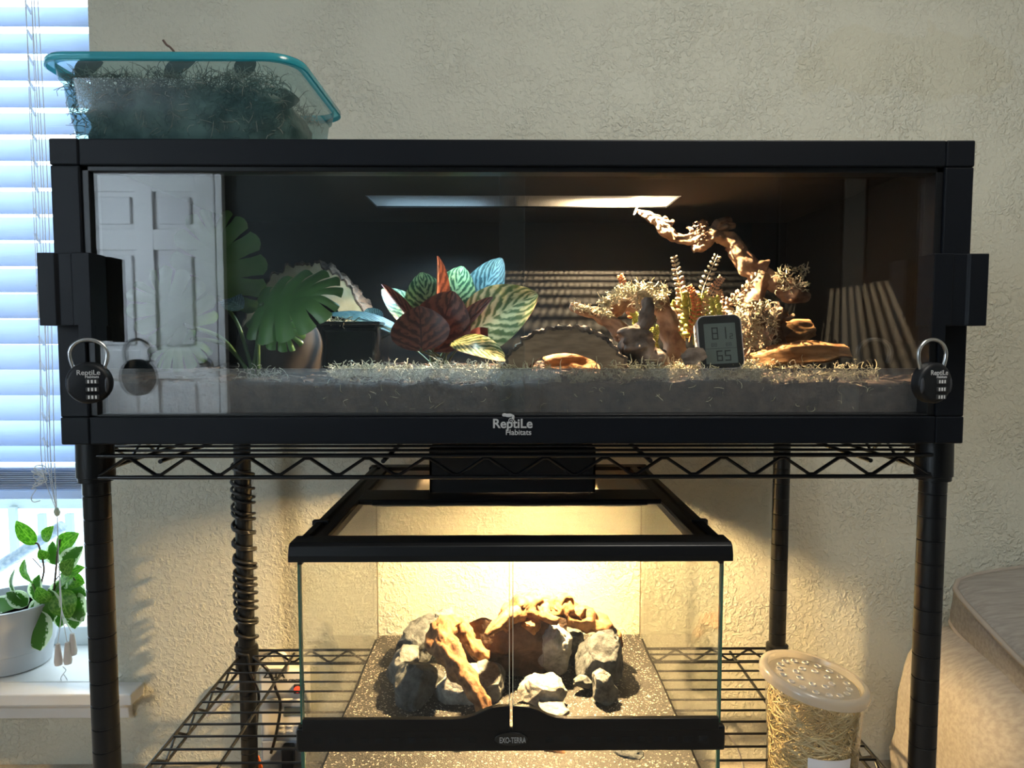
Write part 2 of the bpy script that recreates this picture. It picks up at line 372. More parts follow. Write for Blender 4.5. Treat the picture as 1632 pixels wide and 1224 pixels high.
# outside
fe = thing('garden_fence', 'pale fence with pickets beyond the window', 'fence', (-2.2, 3.1, Z(-1.0)))
fm = M('pale_fence', (.20, .25, .26), rough=.8)
for px in (18, 64, 108, -30, 150, -76):
    p = W(px, 810, 3.1); part('picket', MB().box(p.x - .016, p.x + .016, 3.10, 3.12, Z(-1.0), Z(-.78) if px > 60 else Z(-.75)), fm, fe)
part('rail', MB().box(-3.4, -1.4, 3.12, 3.15, Z(-.76), Z(-.70)), fm, fe)
p0, p1 = W(-20, 915, 2.6), W(100, 838, 2.6)
single('handrail', MB().tube([p0, p1], .022, 8), M('pale_blue_rail', (.06, .10, .15), (.16, .20, .23), scale=60, rough=.5), 'pale blue sloping handrail outside behind the potted plant', 'handrail', smooth=60)

# ---------------------------------------------------------------- blinds
bl = thing('window_blind', 'white faux wood venetian blind half raised in the window', 'blind', (-1.54, 1.745, Z(-.4)))
slat_m = transl('white_slat', (.74, .83, .97), .42, .4, bump=.25, stretch=(3, 40, 40), bscale=6)
YB = 1.748
pitch = .0622; tilt = math.radians(59)
zb = W(60, 711, YB).z
def slat_mesh(z0, ti):
    mb = MB(); w = .0345
    prof = []
    for k in range(5):
        q = -1 + k * .5; prof.append((q * w, .0022 * (1 - q * q)))
    ring = [(a, b) for a, b in prof] + [(a, b - .0028) for a, b in reversed(prof)]
    pts = [Vector((WX0 + .02, YB + a * math.cos(ti) - b * math.sin(ti), z0 + a * math.sin(ti) + b * math.cos(ti))) for a, b in ring]
    mb.prism(pts, (WX1 - .006 - WX0 - .02, 0, 0)); return mb
s0 = part('slat', slat_mesh(zb + .034, tilt), slat_m, bl, smooth=40)
for k in range(1, 23):
    if zb + .034 + k * pitch < WZ1 - .07: inst(s0, (0, 0, k * pitch), None)
s1 = part('slat', slat_mesh(zb - .008, math.radians(50)), slat_m, bl, smooth=40)
zst = W(60, 776, YB).z
t0 = part('slat', MB().box(WX0 + .02, WX1 - .006, YB - .032, YB + .032, zst, zst + .0032), slat_m, bl, bevel=.001)
for k in range(1, 11): inst(t0, (U(-.001, .001), U(-.002, .002), k * .0051), None)
part('bottom_rail', MB().box(WX0 + .02, WX1 - .006, YB - .033, YB + .033, zst - .024, zst - .002), slat_m, bl, bevel=.004)
part('headrail', MB().box(WX0 + .01, WX1 - .004, YB - .03, YB + .04, WZ1 - .06, WZ1), white, bl, bevel=.003)
cordm = M('white_cord', (.85, .86, .86), rough=.8)
for px in (52, 61):
    pts = [W(px - 12, -40, YB - .04), W(px, 300, YB - .04), W(px + 12, 560, YB - .04), W(px + 22, 770, YB - .042)]
    part('ladder_cord', MB().tube(cr_path(pts, 8), .0009, 5), cordm, bl, smooth=80)
rungm = transl('white_ladder_tape', (.9, .93, .97), .6)
for k in range(22):
    z = zb + .02 + k * pitch; py = 705 - k * 40.6; x = 73 - k * 1.55
    if py < -30: break
    part('ladder_rung', MB().tube([W(x - 5, py - 8, YB - .037), W(x + 4, py + 8, YB - .03)], .0030, 6), rungm, bl, smooth=80)
knot = W(91, 816, YB - .05)
for px in (66, 76, 80, 86):
    pts = [W(px - 28, -40, YB - .043), W(px - 10, 300, YB - .045), W(px - 2, 600, YB - .045), W(px + 1, 740, YB - .046), knot]
    part('lift_cord', MB().tube(cr_path(pts, 8), .0010, 5), cordm, bl, smooth=80)
part('cord_knot', MB().ico(knot, .007, .007, .011, 2, lambda p: 1 + .3 * noise.noise(p * 3)), M('cord_knot', (.62, .66, .5), rough=.9), bl, smooth=80)
tas_m = M('beige_wood_tassel', (.72, .62, .55), rough=.5)
for (tx, ty, dy) in ((92, 1026, 0), (107, 1024, 0), (115, 1010, .01)):
    tp = W(tx, ty, YB - .05 + dy)
    part('lift_cord', MB().tube(cr_path([knot, W(94, 900, YB - .05), W(98, 970, YB - .05), tp], 6), .0010, 5), cordm, bl, smooth=80)
    part('tassel', MB().lathe([(0, .001), (.005, 0), (.0065, -.012), (.0085, -.03), (.010, -.044), (.0085, -.053), (0, -.055)], tp, 16), tas_m, bl, smooth=60)
loop = [W(100, 1062, YB - .05), W(105, 1068, YB - .05), W(101, 1074, YB - .05), W(97, 1082, YB - .05), W(103, 1090, YB - .05), W(107, 1084, YB - .05), W(101, 1074, YB - .05)]
part('cord_loop', MB().tube(cr_path(loop, 5), .0011, 5), cordm, bl, smooth=80)
cur = []
for k in range(70):
    a = k * .55; cur.append(W(63 + 10 * math.sin(a * 1.13) + 3 * math.sin(a * .3), 745 + k * .42 + 6 * math.cos(a), YB - .045))
cur += [W(58, 779, YB - .045), W(50, 792, YB - .045), W(53, 800, YB - .045), W(64, 798, YB - .045)]
part('tangled_cord', MB().tube(cr_path(cur, 3), .0011, 5), cordm, bl, smooth=80)

# ---------------------------------------------------------------- plant on the sill
pc = W(22, 1092, 1.79); pc.z = WZ0 + .004
pl = thing('potted_plant', 'variegated leafy plant in grey pot on the window sill', 'plant', pc)
potm = M('grey_pot', (.50, .52, .55), rough=.45)
hp = W(22, 982, 1.79 - .1).z - pc.z
part('pot', MB().lathe([(.075, 0), (.086, .004), (.094, .05), (.097, .052), (.112, hp * .97), (.116, hp), (.116, hp + .004), (.108, hp + .004), (.104, hp - .02), (.09, hp - .03), (0, hp - .03)], pc, 40), potm, pl, smooth=35)
part('soil', MB().lathe([(0, 0), (.103, 0)], pc + Vector((0, 0, hp - .026)), 24), M('potting_soil', (.05, .035, .025), rough=.9, bump=.6, bscale=200), pl)
def leaf(base, tip, width, nrm, bend=.12, fold=.15, nu=12, nv=6, p=.8, sheet=.0005, wave=0, ex=.72):
    base, tip, nrm = Vector(base), Vector(tip), Vector(nrm)
    ax = tip - base; Ln = ax.length; sd = ax.cross(nrm).normalized(); up = sd.cross(ax).normalized()
    ph = U(0, 6)
    def fn(u, v, off):
        q = (v - .5) * 2; w = width / 2 * max(.015, math.sin(math.pi * min(1, max(0, u)) ** p)) ** ex
        return base + ax * u + sd * (q * w) + up * (bend * Ln * math.sin(math.pi * u * .9) + fold * abs(q) * w + off + wave * math.sin(u * 17 + ph) * abs(q) * width)
    mb = MB()
    mb.grid(lambda u, v: fn(u, v, sheet), nu, nv, 0); mb.grid(lambda u, v: fn(u, v, -sheet), nu, nv, 1, True)
    return mb
def vein_dir(base, tip): return (Vector(tip) - Vector(base)).normalized()
var_m = leafmat('variegated_leaf', (.10, .26, .035), (.78, .86, .66), mode='margin', tf=.5)
gr_m = leafmat('fresh_green_leaf', (.12, .34, .03), (.40, .66, .12), mode='plain', tf=.55)
stemm = M('green_stem', (.16, .24, .08), rough=.6); brown_stem = M('brown_stem', (.10, .055, .04), rough=.7)
YP = 1.78
plant_leaves = [  # base, tip, width px, normal, mat, bend
    ((36, 985), (-20, 960), 34, (0, -.5, 1), var_m, .2), ((30, 1000), (-25, 1005), 30, (0, -.6, .8), var_m, .2),
    ((62, 972), (66, 1036), 50, (-.1, -1, .35), var_m, .15), ((78, 940), (86, 990), 40, (-.2, -1, .2), var_m, .1),
    ((52, 930), (42, 890), 24, (-.5, -.8, .2), gr_m, .15), ((40, 960), (28, 905), 22, (-.6, -.7, .2), var_m, .2),
    ((56, 868), (26, 830), 20, (.2, -1, .2), gr_m, .05), ((70, 862), (86, 838), 16, (0, -1, .3), gr_m, .1),
    ((92, 880), (128, 850), 28, (0, -1, .5), gr_m, .12), ((100, 905), (134, 870), 26, (.1, -1, .3), var_m, .1),
    ((96, 930), (138, 905), 26, (0, -.8, .7), gr_m, .2), ((104, 930), (140, 950), 28, (.2, -1, .3), var_m, .2),
    ((98, 940), (112, 985), 34, (.2, -1, .1), gr_m, .15), ((110, 945), (134, 990), 32, (.3, -1, .1), var_m, .15),
    ((60, 960), (64, 915), 24, (-.2, -1, .1), var_m, .1), ((88, 900), (84, 862), 20, (.3, -1, 0), var_m, .1), ((118, 965), (120, 1002), 26, (.2, -1, .2), var_m, .1),
    ((80, 960), (60, 935), 22, (-.2, -1, .3), gr_m, .1), ((100, 915), (118, 890), 20, (.1, -1, .2), gr_m, .1), ((90, 950), (104, 920), 22, (.2, -1, 0), var_m, .1), ((70, 955), (50, 985), 22, (-.3, -.8, .4), var_m, .15),
    ((112, 925), (136, 930), 20, (0, -1, .6), gr_m, .15), ((76, 890), (62, 876), 14, (0, -1, .3), gr_m, .1), ((106, 960), (96, 1000), 24, (0, -1, .2), var_m, .15), ((44, 965), (10, 945), 22, (0, -.7, .7), var_m, .2)]
for (b0, t0_, w, nr, mt, bd) in plant_leaves:
    dy = U(-.03, .03)
    part('leaf', leaf(W(b0[0], b0[1], YP + dy), W(t0_[0], t0_[1], YP + dy - .01), w * 1.25 / F * YP, nr, bd, .12, wave=.012), [mt, mt], pl, smooth=180, fixn=False)
ctr = W(58, 985, YP)
for pts, mt, r in (([(58, 990), (62, 960), (66, 930), (70, 905), (62, 870), (56, 866)], brown_stem, .0022), ([(66, 990), (84, 950), (88, 920), (92, 880), (96, 860)], brown_stem, .0025),
                   ([(60, 985), (58, 950), (52, 930)], stemm, .003), ([(64, 985), (80, 955), (96, 930)], stemm, .0028), ([(60, 990), (48, 972), (36, 982)], stemm, .003),
                   ([(60, 985), (62, 970)], stemm, .003), ([(70, 985), (78, 938)], stemm, .0025), ([(88, 925), (104, 910), (120, 925)], brown_stem, .0015), ([(66, 905), (52, 890)], brown_stem, .0012)):
    part('stem', MB().tube(cr_path([W(a, b, YP) for a, b in pts], 5), r, 6), mt, pl, smooth=80)

# ---------------------------------------------------------------- sofa at the edge of the frame
linen = M('linen_fabric', (.32, .295, .265), (.41, .38, .345), scale=14, rough=.9, bump=.6, bscale=260, stretch=(1, 9, 9), detail=8, spec=.1)
def puffy(c, ax, ay, az, e=.35, n=5, crinkle=.02):
    """rounded cushion block: superellipsoid around c with half axes ax, ay, az"""
    bm = bmesh.new(); bmesh.ops.create_cube(bm, size=2); bmesh.ops.subdivide_edges(bm, edges=bm.edges, cuts=15, use_grid_fill=True)
    mb = MB(); vs = []
    for v in bm.verts:
        x, y, z = v.co; r = (abs(x) ** n + abs(y) ** n + abs(z) ** n) ** (1 / n)
        q = Vector((x, y, z)) / r
        w = Vector(c) + Vector(ax) * q.x + Vector(ay) * q.y + Vector(az) * q.z
        k = crinkle * (noise.noise(w * 6) + .5 * noise.noise(w * 17))
        vs.append(w + (w - Vector(c)).normalized() * k)
    fs = [tuple(v.index for v in f.verts) for f in bm.faces]; bm.free()
    mb.add(vs, fs); return mb
so = thing('sofa', 'beige linen sofa partly hidden behind the front post', 'sofa', (1.35, 1.4, 0))
xl = W(1452, 1120, 1.5).x
part('armrest', puffy((xl + .36, 1.42, Z(-.90)), (.36, 0, 0), (0, .24, 0), (0, 0, .25), n=4.5, crinkle=.016), linen, so, smooth=180)
part('seat', puffy((xl + 1.0, 1.3, Z(-.90)), (.45, 0, 0), (0, .34, 0), (0, 0, .15), n=6, crinkle=.01), linen, so, smooth=180)
a0, a1 = W(1498, 948, 1.62), W(1665, 1135, 1.22)
e1 = (a1 - a0) / 2; e2 = Vector((.34, .06, .02)); e3 = e1.cross(e2).normalized(); e3 = e3 if e3.z > 0 else -e3
cu = thing('seat_cushion', 'thick beige linen box cushion lying slanted on the sofa arm', 'cushion', (a0 + a1) / 2 + e2 - e3 * .06)
cc = (a0 + a1) / 2 + e2
part('body', puffy(cc, e1, e2, e3 * .058, n=7, crinkle=.008), linen, cu, smooth=180)
for s in (-1, 1):
    pts = []
    for k in range(49):
        a = 2 * math.pi * k / 48; n = 7; x, y = math.cos(a), math.sin(a); r = (abs(x) ** n + abs(y) ** n) ** (1 / n)
        pts.append(cc + e1 * (x / r * 1.0) + e2 * (y / r * 1.0) + e3 * (s * .042))
    part('piping', MB().tube(pts, .006, 6), M('linen_piping', (.38, .33, .28), rough=.9), cu, smooth=80)

# ================================================================= SHELVING RACK
rk = thing('shelving_rack', 'black wire shelving rack carrying both reptile tanks', 'rack', (0, 1.3, 0))
PX, PY0, PY1 = .607, 1.017, 1.580
ZU, ZL = Z(-.168), Z(-.722)
prof = [(0, 0), (.0185, 0)]
z = .03
while z < Z(-.155):
    prof += [(.0185, z - .0012), (.0172, z - .0004), (.0172, z + .0004), (.0185, z + .0012)]; z += .0345
prof += [(.0185, Z(-.150)), (.016, Z(-.1455)), (0, Z(-.1455))]
for px, py in ((-PX, PY0), (PX, PY0), (-PX, PY1), (PX, PY1)):
    po = part('post', MB().lathe(prof, (px, py, 0), 24), rackm, rk, smooth=40)
    for zs in (ZU, ZL):
        part('collar', MB().lathe([(.0205, -.040), (.0235, -.039), (.0235, -.033), (.0255, -.032), (.0245, .017), (.020, .0205)], (px, py, zs), 24), blackp, po, smooth=40)
def shelf(zs):
    yf, yb = PY0 - .018, PY1 + .018; xs = PX - .004
    sh = part('shelf', MB().tube([(-xs, yf, zs), (xs, yf, zs)], .0032, 8).tube([(-xs, yb, zs), (xs, yb, zs)], .0032, 8).tube([(-PX - .012, PY0, zs), (-PX - .012, PY1, zs)], .0032, 8).tube([(PX + .012, PY0, zs), (PX + .012, PY1, zs)], .0032, 8), rackm, rk, smooth=60)
    lo = zs - .031
    for a, b in (((-xs, yf, lo), (xs, yf, lo)), ((-xs, yb, lo), (xs, yb, lo)), ((-PX - .012, PY0, lo), (-PX - .012, PY1, lo)), ((PX + .012, PY0, lo), (PX + .012, PY1, lo))):
        part('truss_wire', MB().tube([a, b], .0032, 8), rackm, sh, smooth=60)
    def zig(p, d, ln, per):
        n = int(ln / per * 2); pts = []
        for k in range(n + 1):
            q = Vector(p) + Vector(d) * (k * per / 2); zz = -.004 if k % 2 else -.027
            for o in (-.004, .004): pts.append(q + Vector(d) * o + Vector((0, 0, zz)))
        return MB().tube(pts, .0026, 6)
    for y in (yf, yb): part('zigzag_wire', zig((-xs + .01, y, zs), (1, 0, 0), 2 * xs - .02, .0845), rackm, sh, smooth=60)
    for x in (-PX - .012, PX + .012): part('zigzag_wire', zig((x, PY0 + .03, zs), (0, 1, 0), PY1 - PY0 - .05, .0845), rackm, sh, smooth=60)
    w0 = None; y = yf + .041
    while y < yb - .02:
        if w0 is None: w0 = part('deck_wire', MB().tube([(-PX - .012, y, zs + .001), (PX + .012, y, zs + .001)], .0021, 6), rackm, sh, smooth=60); y00 = y
        else:
            c = inst(w0, (0, y - y00, 0)); c.parent = sh
        y += .0405
    for x in (-.505, -.19, .19, .505):
        part('support_rod', MB().tube([(x, yf - .001, zs - .008), (x, yb, zs - .008)], .0032, 8), rackm, sh, smooth=60)
shelf(ZU); shelf(ZL)

# ================================================================= UPPER ENCLOSURE
XC = -.004; EX0, EX1 = XC - .6085, XC + .6085; EY0, EY1 = .95, 1.56; EZ0, EZ1 = Z(-.1445), Z(.2590)
en = thing('reptile_enclosure', 'wide black reptile enclosure with sliding glass front on top of rack', 'terrarium', (XC, 1.25, EZ0))
SW = .038; RT = .0345; RB = .037
def P_(name, *a, m=black, bevel=.002, **k): return part(name, MB().box(*a), m, en, bevel=bevel, **k)
P_('rail', EX0 + SW, EX1 - SW, EY0, EY0 + .03, EZ1 - RT, EZ1); P_('rail', EX0 + SW, EX1 - SW, EY0, EY0 + .03, EZ0, EZ0 + RB)
P_('stile', EX0, EX0 + SW, EY0, EY0 + .03, EZ0 + RB, EZ1 - RT); P_('stile', EX1 - SW, EX1, EY0, EY0 + .03, EZ0 + RB, EZ1 - RT)
for x in (EX0, EX1 - SW):
    P_('corner_block', x, x + SW, EY0 - .001, EY0 + .031, EZ1 - RT, EZ1); P_('corner_block', x, x + SW, EY0 - .001, EY0 + .031, EZ0, EZ0 + RB)
for x in (EX0 + SW, EX1 - SW - .010): P_('track', x, x + .010, EY0 + .004, EY0 + .03, EZ0 + RB, EZ1 - RT, m=blackp, bevel=.001)
P_('track', EX0 + SW, EX1 - SW, EY0 + .004, EY0 + .03, EZ1 - RT - .007, EZ1 - RT, m=blackp, bevel=.001)
P_('track', EX0 + SW, EX1 - SW, EY0 + .004, EY0 + .03, EZ0 + RB, EZ0 + RB + .003, m=blackp, bevel=.001)
wallm = M('enclosure_wall_black', (.0055, .006, .0065), rough=.55, spec=.2)
P_('back_panel', EX0 + .002, EX1 - .002, EY1 - .008, EY1, EZ0 + .002, EZ1 - .002, m=wallm)
P_('side_panel', EX0 + .002, EX0 + .012, EY0 + .031, EY1 - .008, EZ0 + .002, EZ1 - .002, m=wallm); P_('side_panel', EX1 - .012, EX1 - .002, EY0 + .031, EY1 - .008, EZ0 + .002, EZ1 - .002, m=wallm)
P_('base_panel', EX0 + .012, EX1 - .012, EY0 + .031, EY1 - .008, EZ0 + .002, EZ0 + .010, m=wallm)
MX0, MX1, MY0, MY1 = -.262, .292, 1.262, 1.378
zt0, zt1 = EZ1 - .012, EZ1 - .004
mb = MB().box(EX0 + .012, MX0, EY0 + .031, EY1 - .008, zt0, zt1).box(MX1, EX1 - .012, EY0 + .031, EY1 - .008, zt0, zt1).box(MX0, MX1, EY0 + .031, MY0, zt0, zt1).box(MX0, MX1, MY1, EY1 - .008, zt0, zt1)
part('top_panel', mb, wallm, en)
meshm = M('mesh_wire', (.30, .30, .30), rough=.35, metal=.8)
mb = MB(); x = MX0
while x < MX1: mb.box(x, x + .0007, MY0, MY1, zt0 + .003, zt0 + .0037); x += .0031
y = MY0
while y < MY1: mb.box(MX0, MX1, y, y + .0021, zt0 + .003, zt0 + .0037); y += .0050
part('mesh_screen', mb, meshm, en, kind='stuff')
edge_m = M('pane_edge', (.10, .12, .115), rough=.6, spec=.2)
fg = glass('front_glass', (.985, .995, .99), 1.88)
xl0, xl1, xr0, xr1 = EX0 + SW + .002, W(836, 460, .962).x, W(796, 460, .974).x, EX1 - SW - .002
gz0, gz1 = EZ0 + RB + .001, EZ1 - RT - .002
part('glass_pane', MB().pane(xl0, xl1, .960, .964, gz0, gz1), [fg, edge_m], en)
part('glass_pane', MB().pane(xr0, xr1, .971, .975, gz0, gz1), [fg, edge_m], en)
gd = glass('hazy_acrylic', (.93, .94, .95), 1.45, haze=.22, haze_col=(.60, .57, .56), rough=.12)
part('substrate_guard', MB().pane(EX0 + .013, EX1 - .013, .984, .987, EZ0 + .012, Z(-.0440)), [gd, M('acrylic_edge', (.32, .32, .32), rough=.5)], en)
LG = W(818, 683, EY0)
text('lettering', 'ReptiLe', (LG.x - .001, EY0 - .0004, LG.z + .001), .0175, grey_print, en, bold=.00035)
text('lettering', 'Habitats', (LG.x + .007, EY0 - .0004, LG.z - .0085), .0105, grey_print, en, bold=.00012)
lz = LG + Vector((-.006, -.0004 - 0, .0172)); mb = MB()
mb.ico(lz + Vector((-.006, 0, .0012)), .0033, .0004, .0025, 2).ico(lz + Vector((0, 0, .0006)), .0060, .0004, .0026, 2).ico(lz + Vector((.006, 0, -.002)), .0018, .0004, .0035, 2)
sp_ = [lz + Vector((.0030 + .0042 * (1 - k / 30) * math.cos(k * .36), 0, -.0068 + .0042 * (1 - k / 30) * math.sin(k * .36))) for k in range(28)]
mb.tube(sp_, .0006, 5)
part('emblem', mb, grey_print, en, smooth=80, label='small grey lizard emblem')

# lights over the mesh: LED bar and heat lamp under flat hoods on the roof
def fixture(name, label, x0, x1, col, spec_):
    t = thing(name, label, 'lamp', ((x0 + x1) / 2, 1.32, EZ1))
    mb = MB().box(x0, x1, MY0 - .02, MY0 - .014, EZ1 - .004, EZ1 + .05).box(x0, x1, MY1 + .014, MY1 + .02, EZ1 - .004, EZ1 + .05).box(x0, x0 + .006, MY0 - .02, MY1 + .02, EZ1 - .004, EZ1 + .05).box(x1 - .006, x1, MY0 - .02, MY1 + .02, EZ1 - .004, EZ1 + .05).box(x0, x1, MY0 - .02, MY1 + .02, EZ1 + .05, EZ1 + .056)
    part('hood', mb, blackp, t); return t
def lamp(name, kind, loc, e, col, r, spot=None, blend=.5, rot=(0, 0, 0)):
    l = bpy.data.lights.new(name, kind); l.energy = e; l.color = col; l.shadow_soft_size = r
    if spot: l.spot_size = math.radians(spot); l.spot_blend = blend
    o = bpy.data.objects.new(name, l); COL.objects.link(o); o.location = loc; o.rotation_euler = rot; return o
f1 = fixture('led_grow_light', 'flat black led light on enclosure roof over the cool end', -.30, -.02, None, None)
part('led_panel', MB().box(-.255, -.06, MY0 + .01, MY1 - .01, EZ1 + .03, EZ1 + .035), emis('led_cool', (.50, .78, 1.0), 24), f1)
f2 = fixture('heat_lamp', 'flat black heat lamp on enclosure roof over the warm end', .02, .32, None, None)
part('bulb', MB().ico((.215, 1.315, EZ1 + .0445), .05, .02, .005, 3), emis('bulb_warm', (1, .82, .58), 14), f2, smooth=180)
lamp('led_light', 'SPOT', (-.135, 1.345, EZ1 - .016), 14, (.55, .82, 1), .012, 150, .7)
lamp('heat_light', 'SPOT', (.205, 1.300, EZ1 + .0345), 175, (1, .72, .42), .0012, 165, .3)

# ---------------------------------------------------------------- substrate and moss in the enclosure
SZ = Z(-.052)
bark_m = M('bark_mulch', (.035, .022, .016), (.16, .10, .07), scale=70, rough=.9, bump=.9, bscale=120, bdist=.004)
sx0, sx1, sy0, sy1 = EX0 + .014, EX1 - .014, .989, EY1 - .010
def surf(x, y): return SZ - .012 + .010 * noise.noise(Vector((x * 9, y * 9, 0))) + .006 * noise.noise(Vector((x * 30, y * 30, 4))) + .01 * max(0, (y - 1.0))
mb = MB(); NX, NY = 150, 50
mb.grid(lambda u, v: Vector((sx0 + (sx1 - sx0) * u, sy0 + (sy1 - sy0) * v, surf(sx0 + (sx1 - sx0) * u, sy0 + (sy1 - sy0) * v))), NX, NY)
mb.grid(lambda u, v: Vector((sx0 + (sx1 - sx0) * u, sy0 + (.003 * noise.noise(Vector((u * 80, v * 8, 2))) if 0 < v < 1 else 0), EZ0 + .0105 + (surf(sx0 + (sx1 - sx0) * u, sy0) - EZ0 - .0105) * v)), NX, 8)
single('bark_substrate', mb, bark_m, 'dark brown bark mulch filling the bottom of the wide enclosure', 'substrate', smooth=180, kind='stuff')
mb = MB()
for k in range(1500):
    x, y = U(sx0 + .01, sx1 - .01), (.9925 + .006 * R()) if k < 900 else U(1.0, 1.5)
    zz = (U(EZ0 + .016, surf(x, .99) - .003)) if k < 900 else surf(x, y) + .002
    a, b = U(0, 6.3), U(-.6, .6); L_ = U(.005, .014)
    d = Vector((math.cos(a) * L_, .0008 * math.cos(b), math.sin(a) * L_)) if k < 900 else Vector((math.cos(a) * L_, math.sin(a) * L_, b * .004))
    s_ = d.cross(Vector((0, 1, .2))).normalized() * U(.002, .005) if k < 900 else d.cross(Vector((0, 0, 1))).normalized() * U(.002, .005)
    mb.obox((x, y, zz), d, s_, d.cross(s_).normalized() * .001)
single('bark_chips', mb, M('bark_chip', (.05, .03, .022), (.25, .17, .12), scale=40, rough=.9), 'scattered brown bark chips in the wide enclosure substrate', 'substrate', kind='stuff')
def strands(mb, n, posfn, L_, r, curl=1.0, seg=5, up=.3):
    for k in range(n):
        p = Vector(posfn()); d = Vector((U(-1, 1), U(-1, 1), U(-up, 1) * .8)).normalized(); pts = [p]; ln = L_ * U(.5, 1.3)
        ax = Vector((U(-1, 1), U(-1, 1), U(-1, 1))).normalized()
        for i in range(seg - 1):
            d = (Matrix.Rotation(curl * U(.2, 1.1), 3, ax) @ d); pts.append(pts[-1] + d * (ln / seg))
        mb.tube(pts, [r * (1 - .5 * i / seg) for i in range(seg)], 3, cap=False)
    return mb
mossm = M('dry_moss', (.42, .36, .20), (.72, .64, .44), scale=60, rough=.9)
mossg = M('pale_moss', (.50, .52, .40), (.78, .78, .66), scale=60, rough=.9)
bandz = []
def moss_band(x0p, x1p, py0, py1, Y0, Y1):
    def f():
        Y = U(Y0, Y1); px = U(x0p, x1p); p = W(px, 580, Y); p.z = surf(p.x, p.y) + U(0, 1) * max(0, (W(px, U(py0, py1), Y).z - surf(p.x, p.y))) * (.6 + .5 * noise.noise(Vector((p.x * 22, p.y * 22, 0))))
        return p
    return f
mb = MB()
strands(mb, 1500, moss_band(525, 800, 566, 584, .995, 1.16), .020, .0009, 1.3)
strands(mb, 60, moss_band(375, 450, 572, 586, .995, 1.02), .02, .0007, 1)
single('sphagnum_moss', mb, mossg, 'pale dry sphagnum moss spread below the striped prayer plant', 'moss', smooth=180, kind='stuff', fixn=False)
mb = MB()
strands(mb, 500, moss_band(790, 1010, 570, 586, .995, 1.06), .02, .0009, 1.2)
strands(mb, 1700, moss_band(1000, 1210, 556, 584, .995, 1.2), .020, .0009, 1.3)
strands(mb, 500, moss_band(1180, 1400, 566, 586, .995, 1.14), .02, .0008, 1.3)
def mf():
    x = U(W(470, 580, .99).x, W(1440, 580, .99).x); return (x, U(.9885, .9925), surf(x, .99) - U(0, .035) ** 1.0 * (.5 + R()))
strands(mb, 160, mf, .020, .0005, 1.0)
single('dry_moss_bed', mb, mossm, 'golden dry moss bed under the driftwood and digital thermometer', 'moss', smooth=180, kind='stuff', fixn=False)

# ---------------------------------------------------------------- monstera
def monstera(c, tip, width, nrm, droop=.12, n=6):
    c, tip, nrm = Vector(c), Vector(tip), Vector(nrm)
    ax = (tip - c); Ln = ax.length; ya = ax.normalized(); xa = ya.cross(nrm).normalized(); za = xa.cross(ya)
    mb = MB()
    def pt(side, i, tt, s, off):
        tc = (i + .5) / n; t = (i + tt) / n
        k = max(0, (s - .46) / .54); t = tc + (t - tc) * (1 - .17 * min(1, k * 2.2)); e = (tt - .5) * 2
        r = width / 2 * (math.sin(math.pi * min(.97, t * .80 + .16)) ** .55) * (1 - .11 * e * e * s * s)
        ang = math.radians(-38 + 112 * t)
        y = t * Ln * .80 + s * r * math.sin(ang); x = side * s * r * math.cos(ang)
        zz = -droop * width * s * s * (.6 + .4 * t) - droop * Ln * .6 * t * t + .02 * width * math.cos(e * 1.5) * s
        return c + xa * x + ya * y + za * (zz + off)
    for side in (-1, 1):
        for i in range(n):
            mb.grid(lambda u, v: pt(side, i, v, u, .0004), 7, 4, 0, side < 0)
            mb.grid(lambda u, v: pt(side, i, v, u, -.0004), 7, 4, 1, side > 0)
    return mb
mon_top = M('monstera_green', (.055, .16, .035), (.10, .24, .06), scale=14, rough=.38, spec=.5)
mon_un = M('monstera_underside', (.10, .19, .07), rough=.5)
YM = 1.12
mp_ = W(402, 586, YM); mp_.z = surf(mp_.x, mp_.y)
mo = thing('monstera_plant', 'green artificial monstera plant with split leaves at the cool end', 'plant', mp_)
MLV = [((352, 478, YM + .02), (338, 338, YM - .03), 150, (.15, -1, .45), .12), ((414, 488, YM - .02), (524, 456, YM - .07), 146, (-.05, -1, .75), .16),
       ((418, 500, YM - .01), (470, 540, YM - .05), 80, (.2, -1, .6), .2), ((300, 520, YM - .02), (235, 450, YM - .06), 125, (0, -1, .4), .12), ((310, 540, YM), (250, 560, YM - .04), 90, (0, -1, .6), .2)]
for (b0, t0_, w, nr, dp) in MLV:
    part('leaf', monstera(W(*b0), W(*t0_), w / F * YM, nr, dp), [mon_top, mon_un], mo, smooth=180, fixn=False)
    bb = W(*b0); mid = (bb + mp_) / 2 + Vector((.0, .01, .02)); tp = W(*t0_)
    part('petiole', MB().tube(cr_path([mp_ + Vector((U(-.01, .01), 0, 0)), mid, bb, bb + (tp - bb) * .05], 6), [.0032] * 19, 7), M('petiole_green', (.07, .16, .04), rough=.5), mo, smooth=80)
pt_ = W(372, 468, YM + .03)
part('leaflet', leaf(W(388, 492, YM + .02), W(352, 470, YM + .03), .035, (0, -1, .5)), [leafmat('blue_leaf', (.02, .10, .14), (.20, .42, .55)), mon_un], mo, smooth=180, fixn=False)

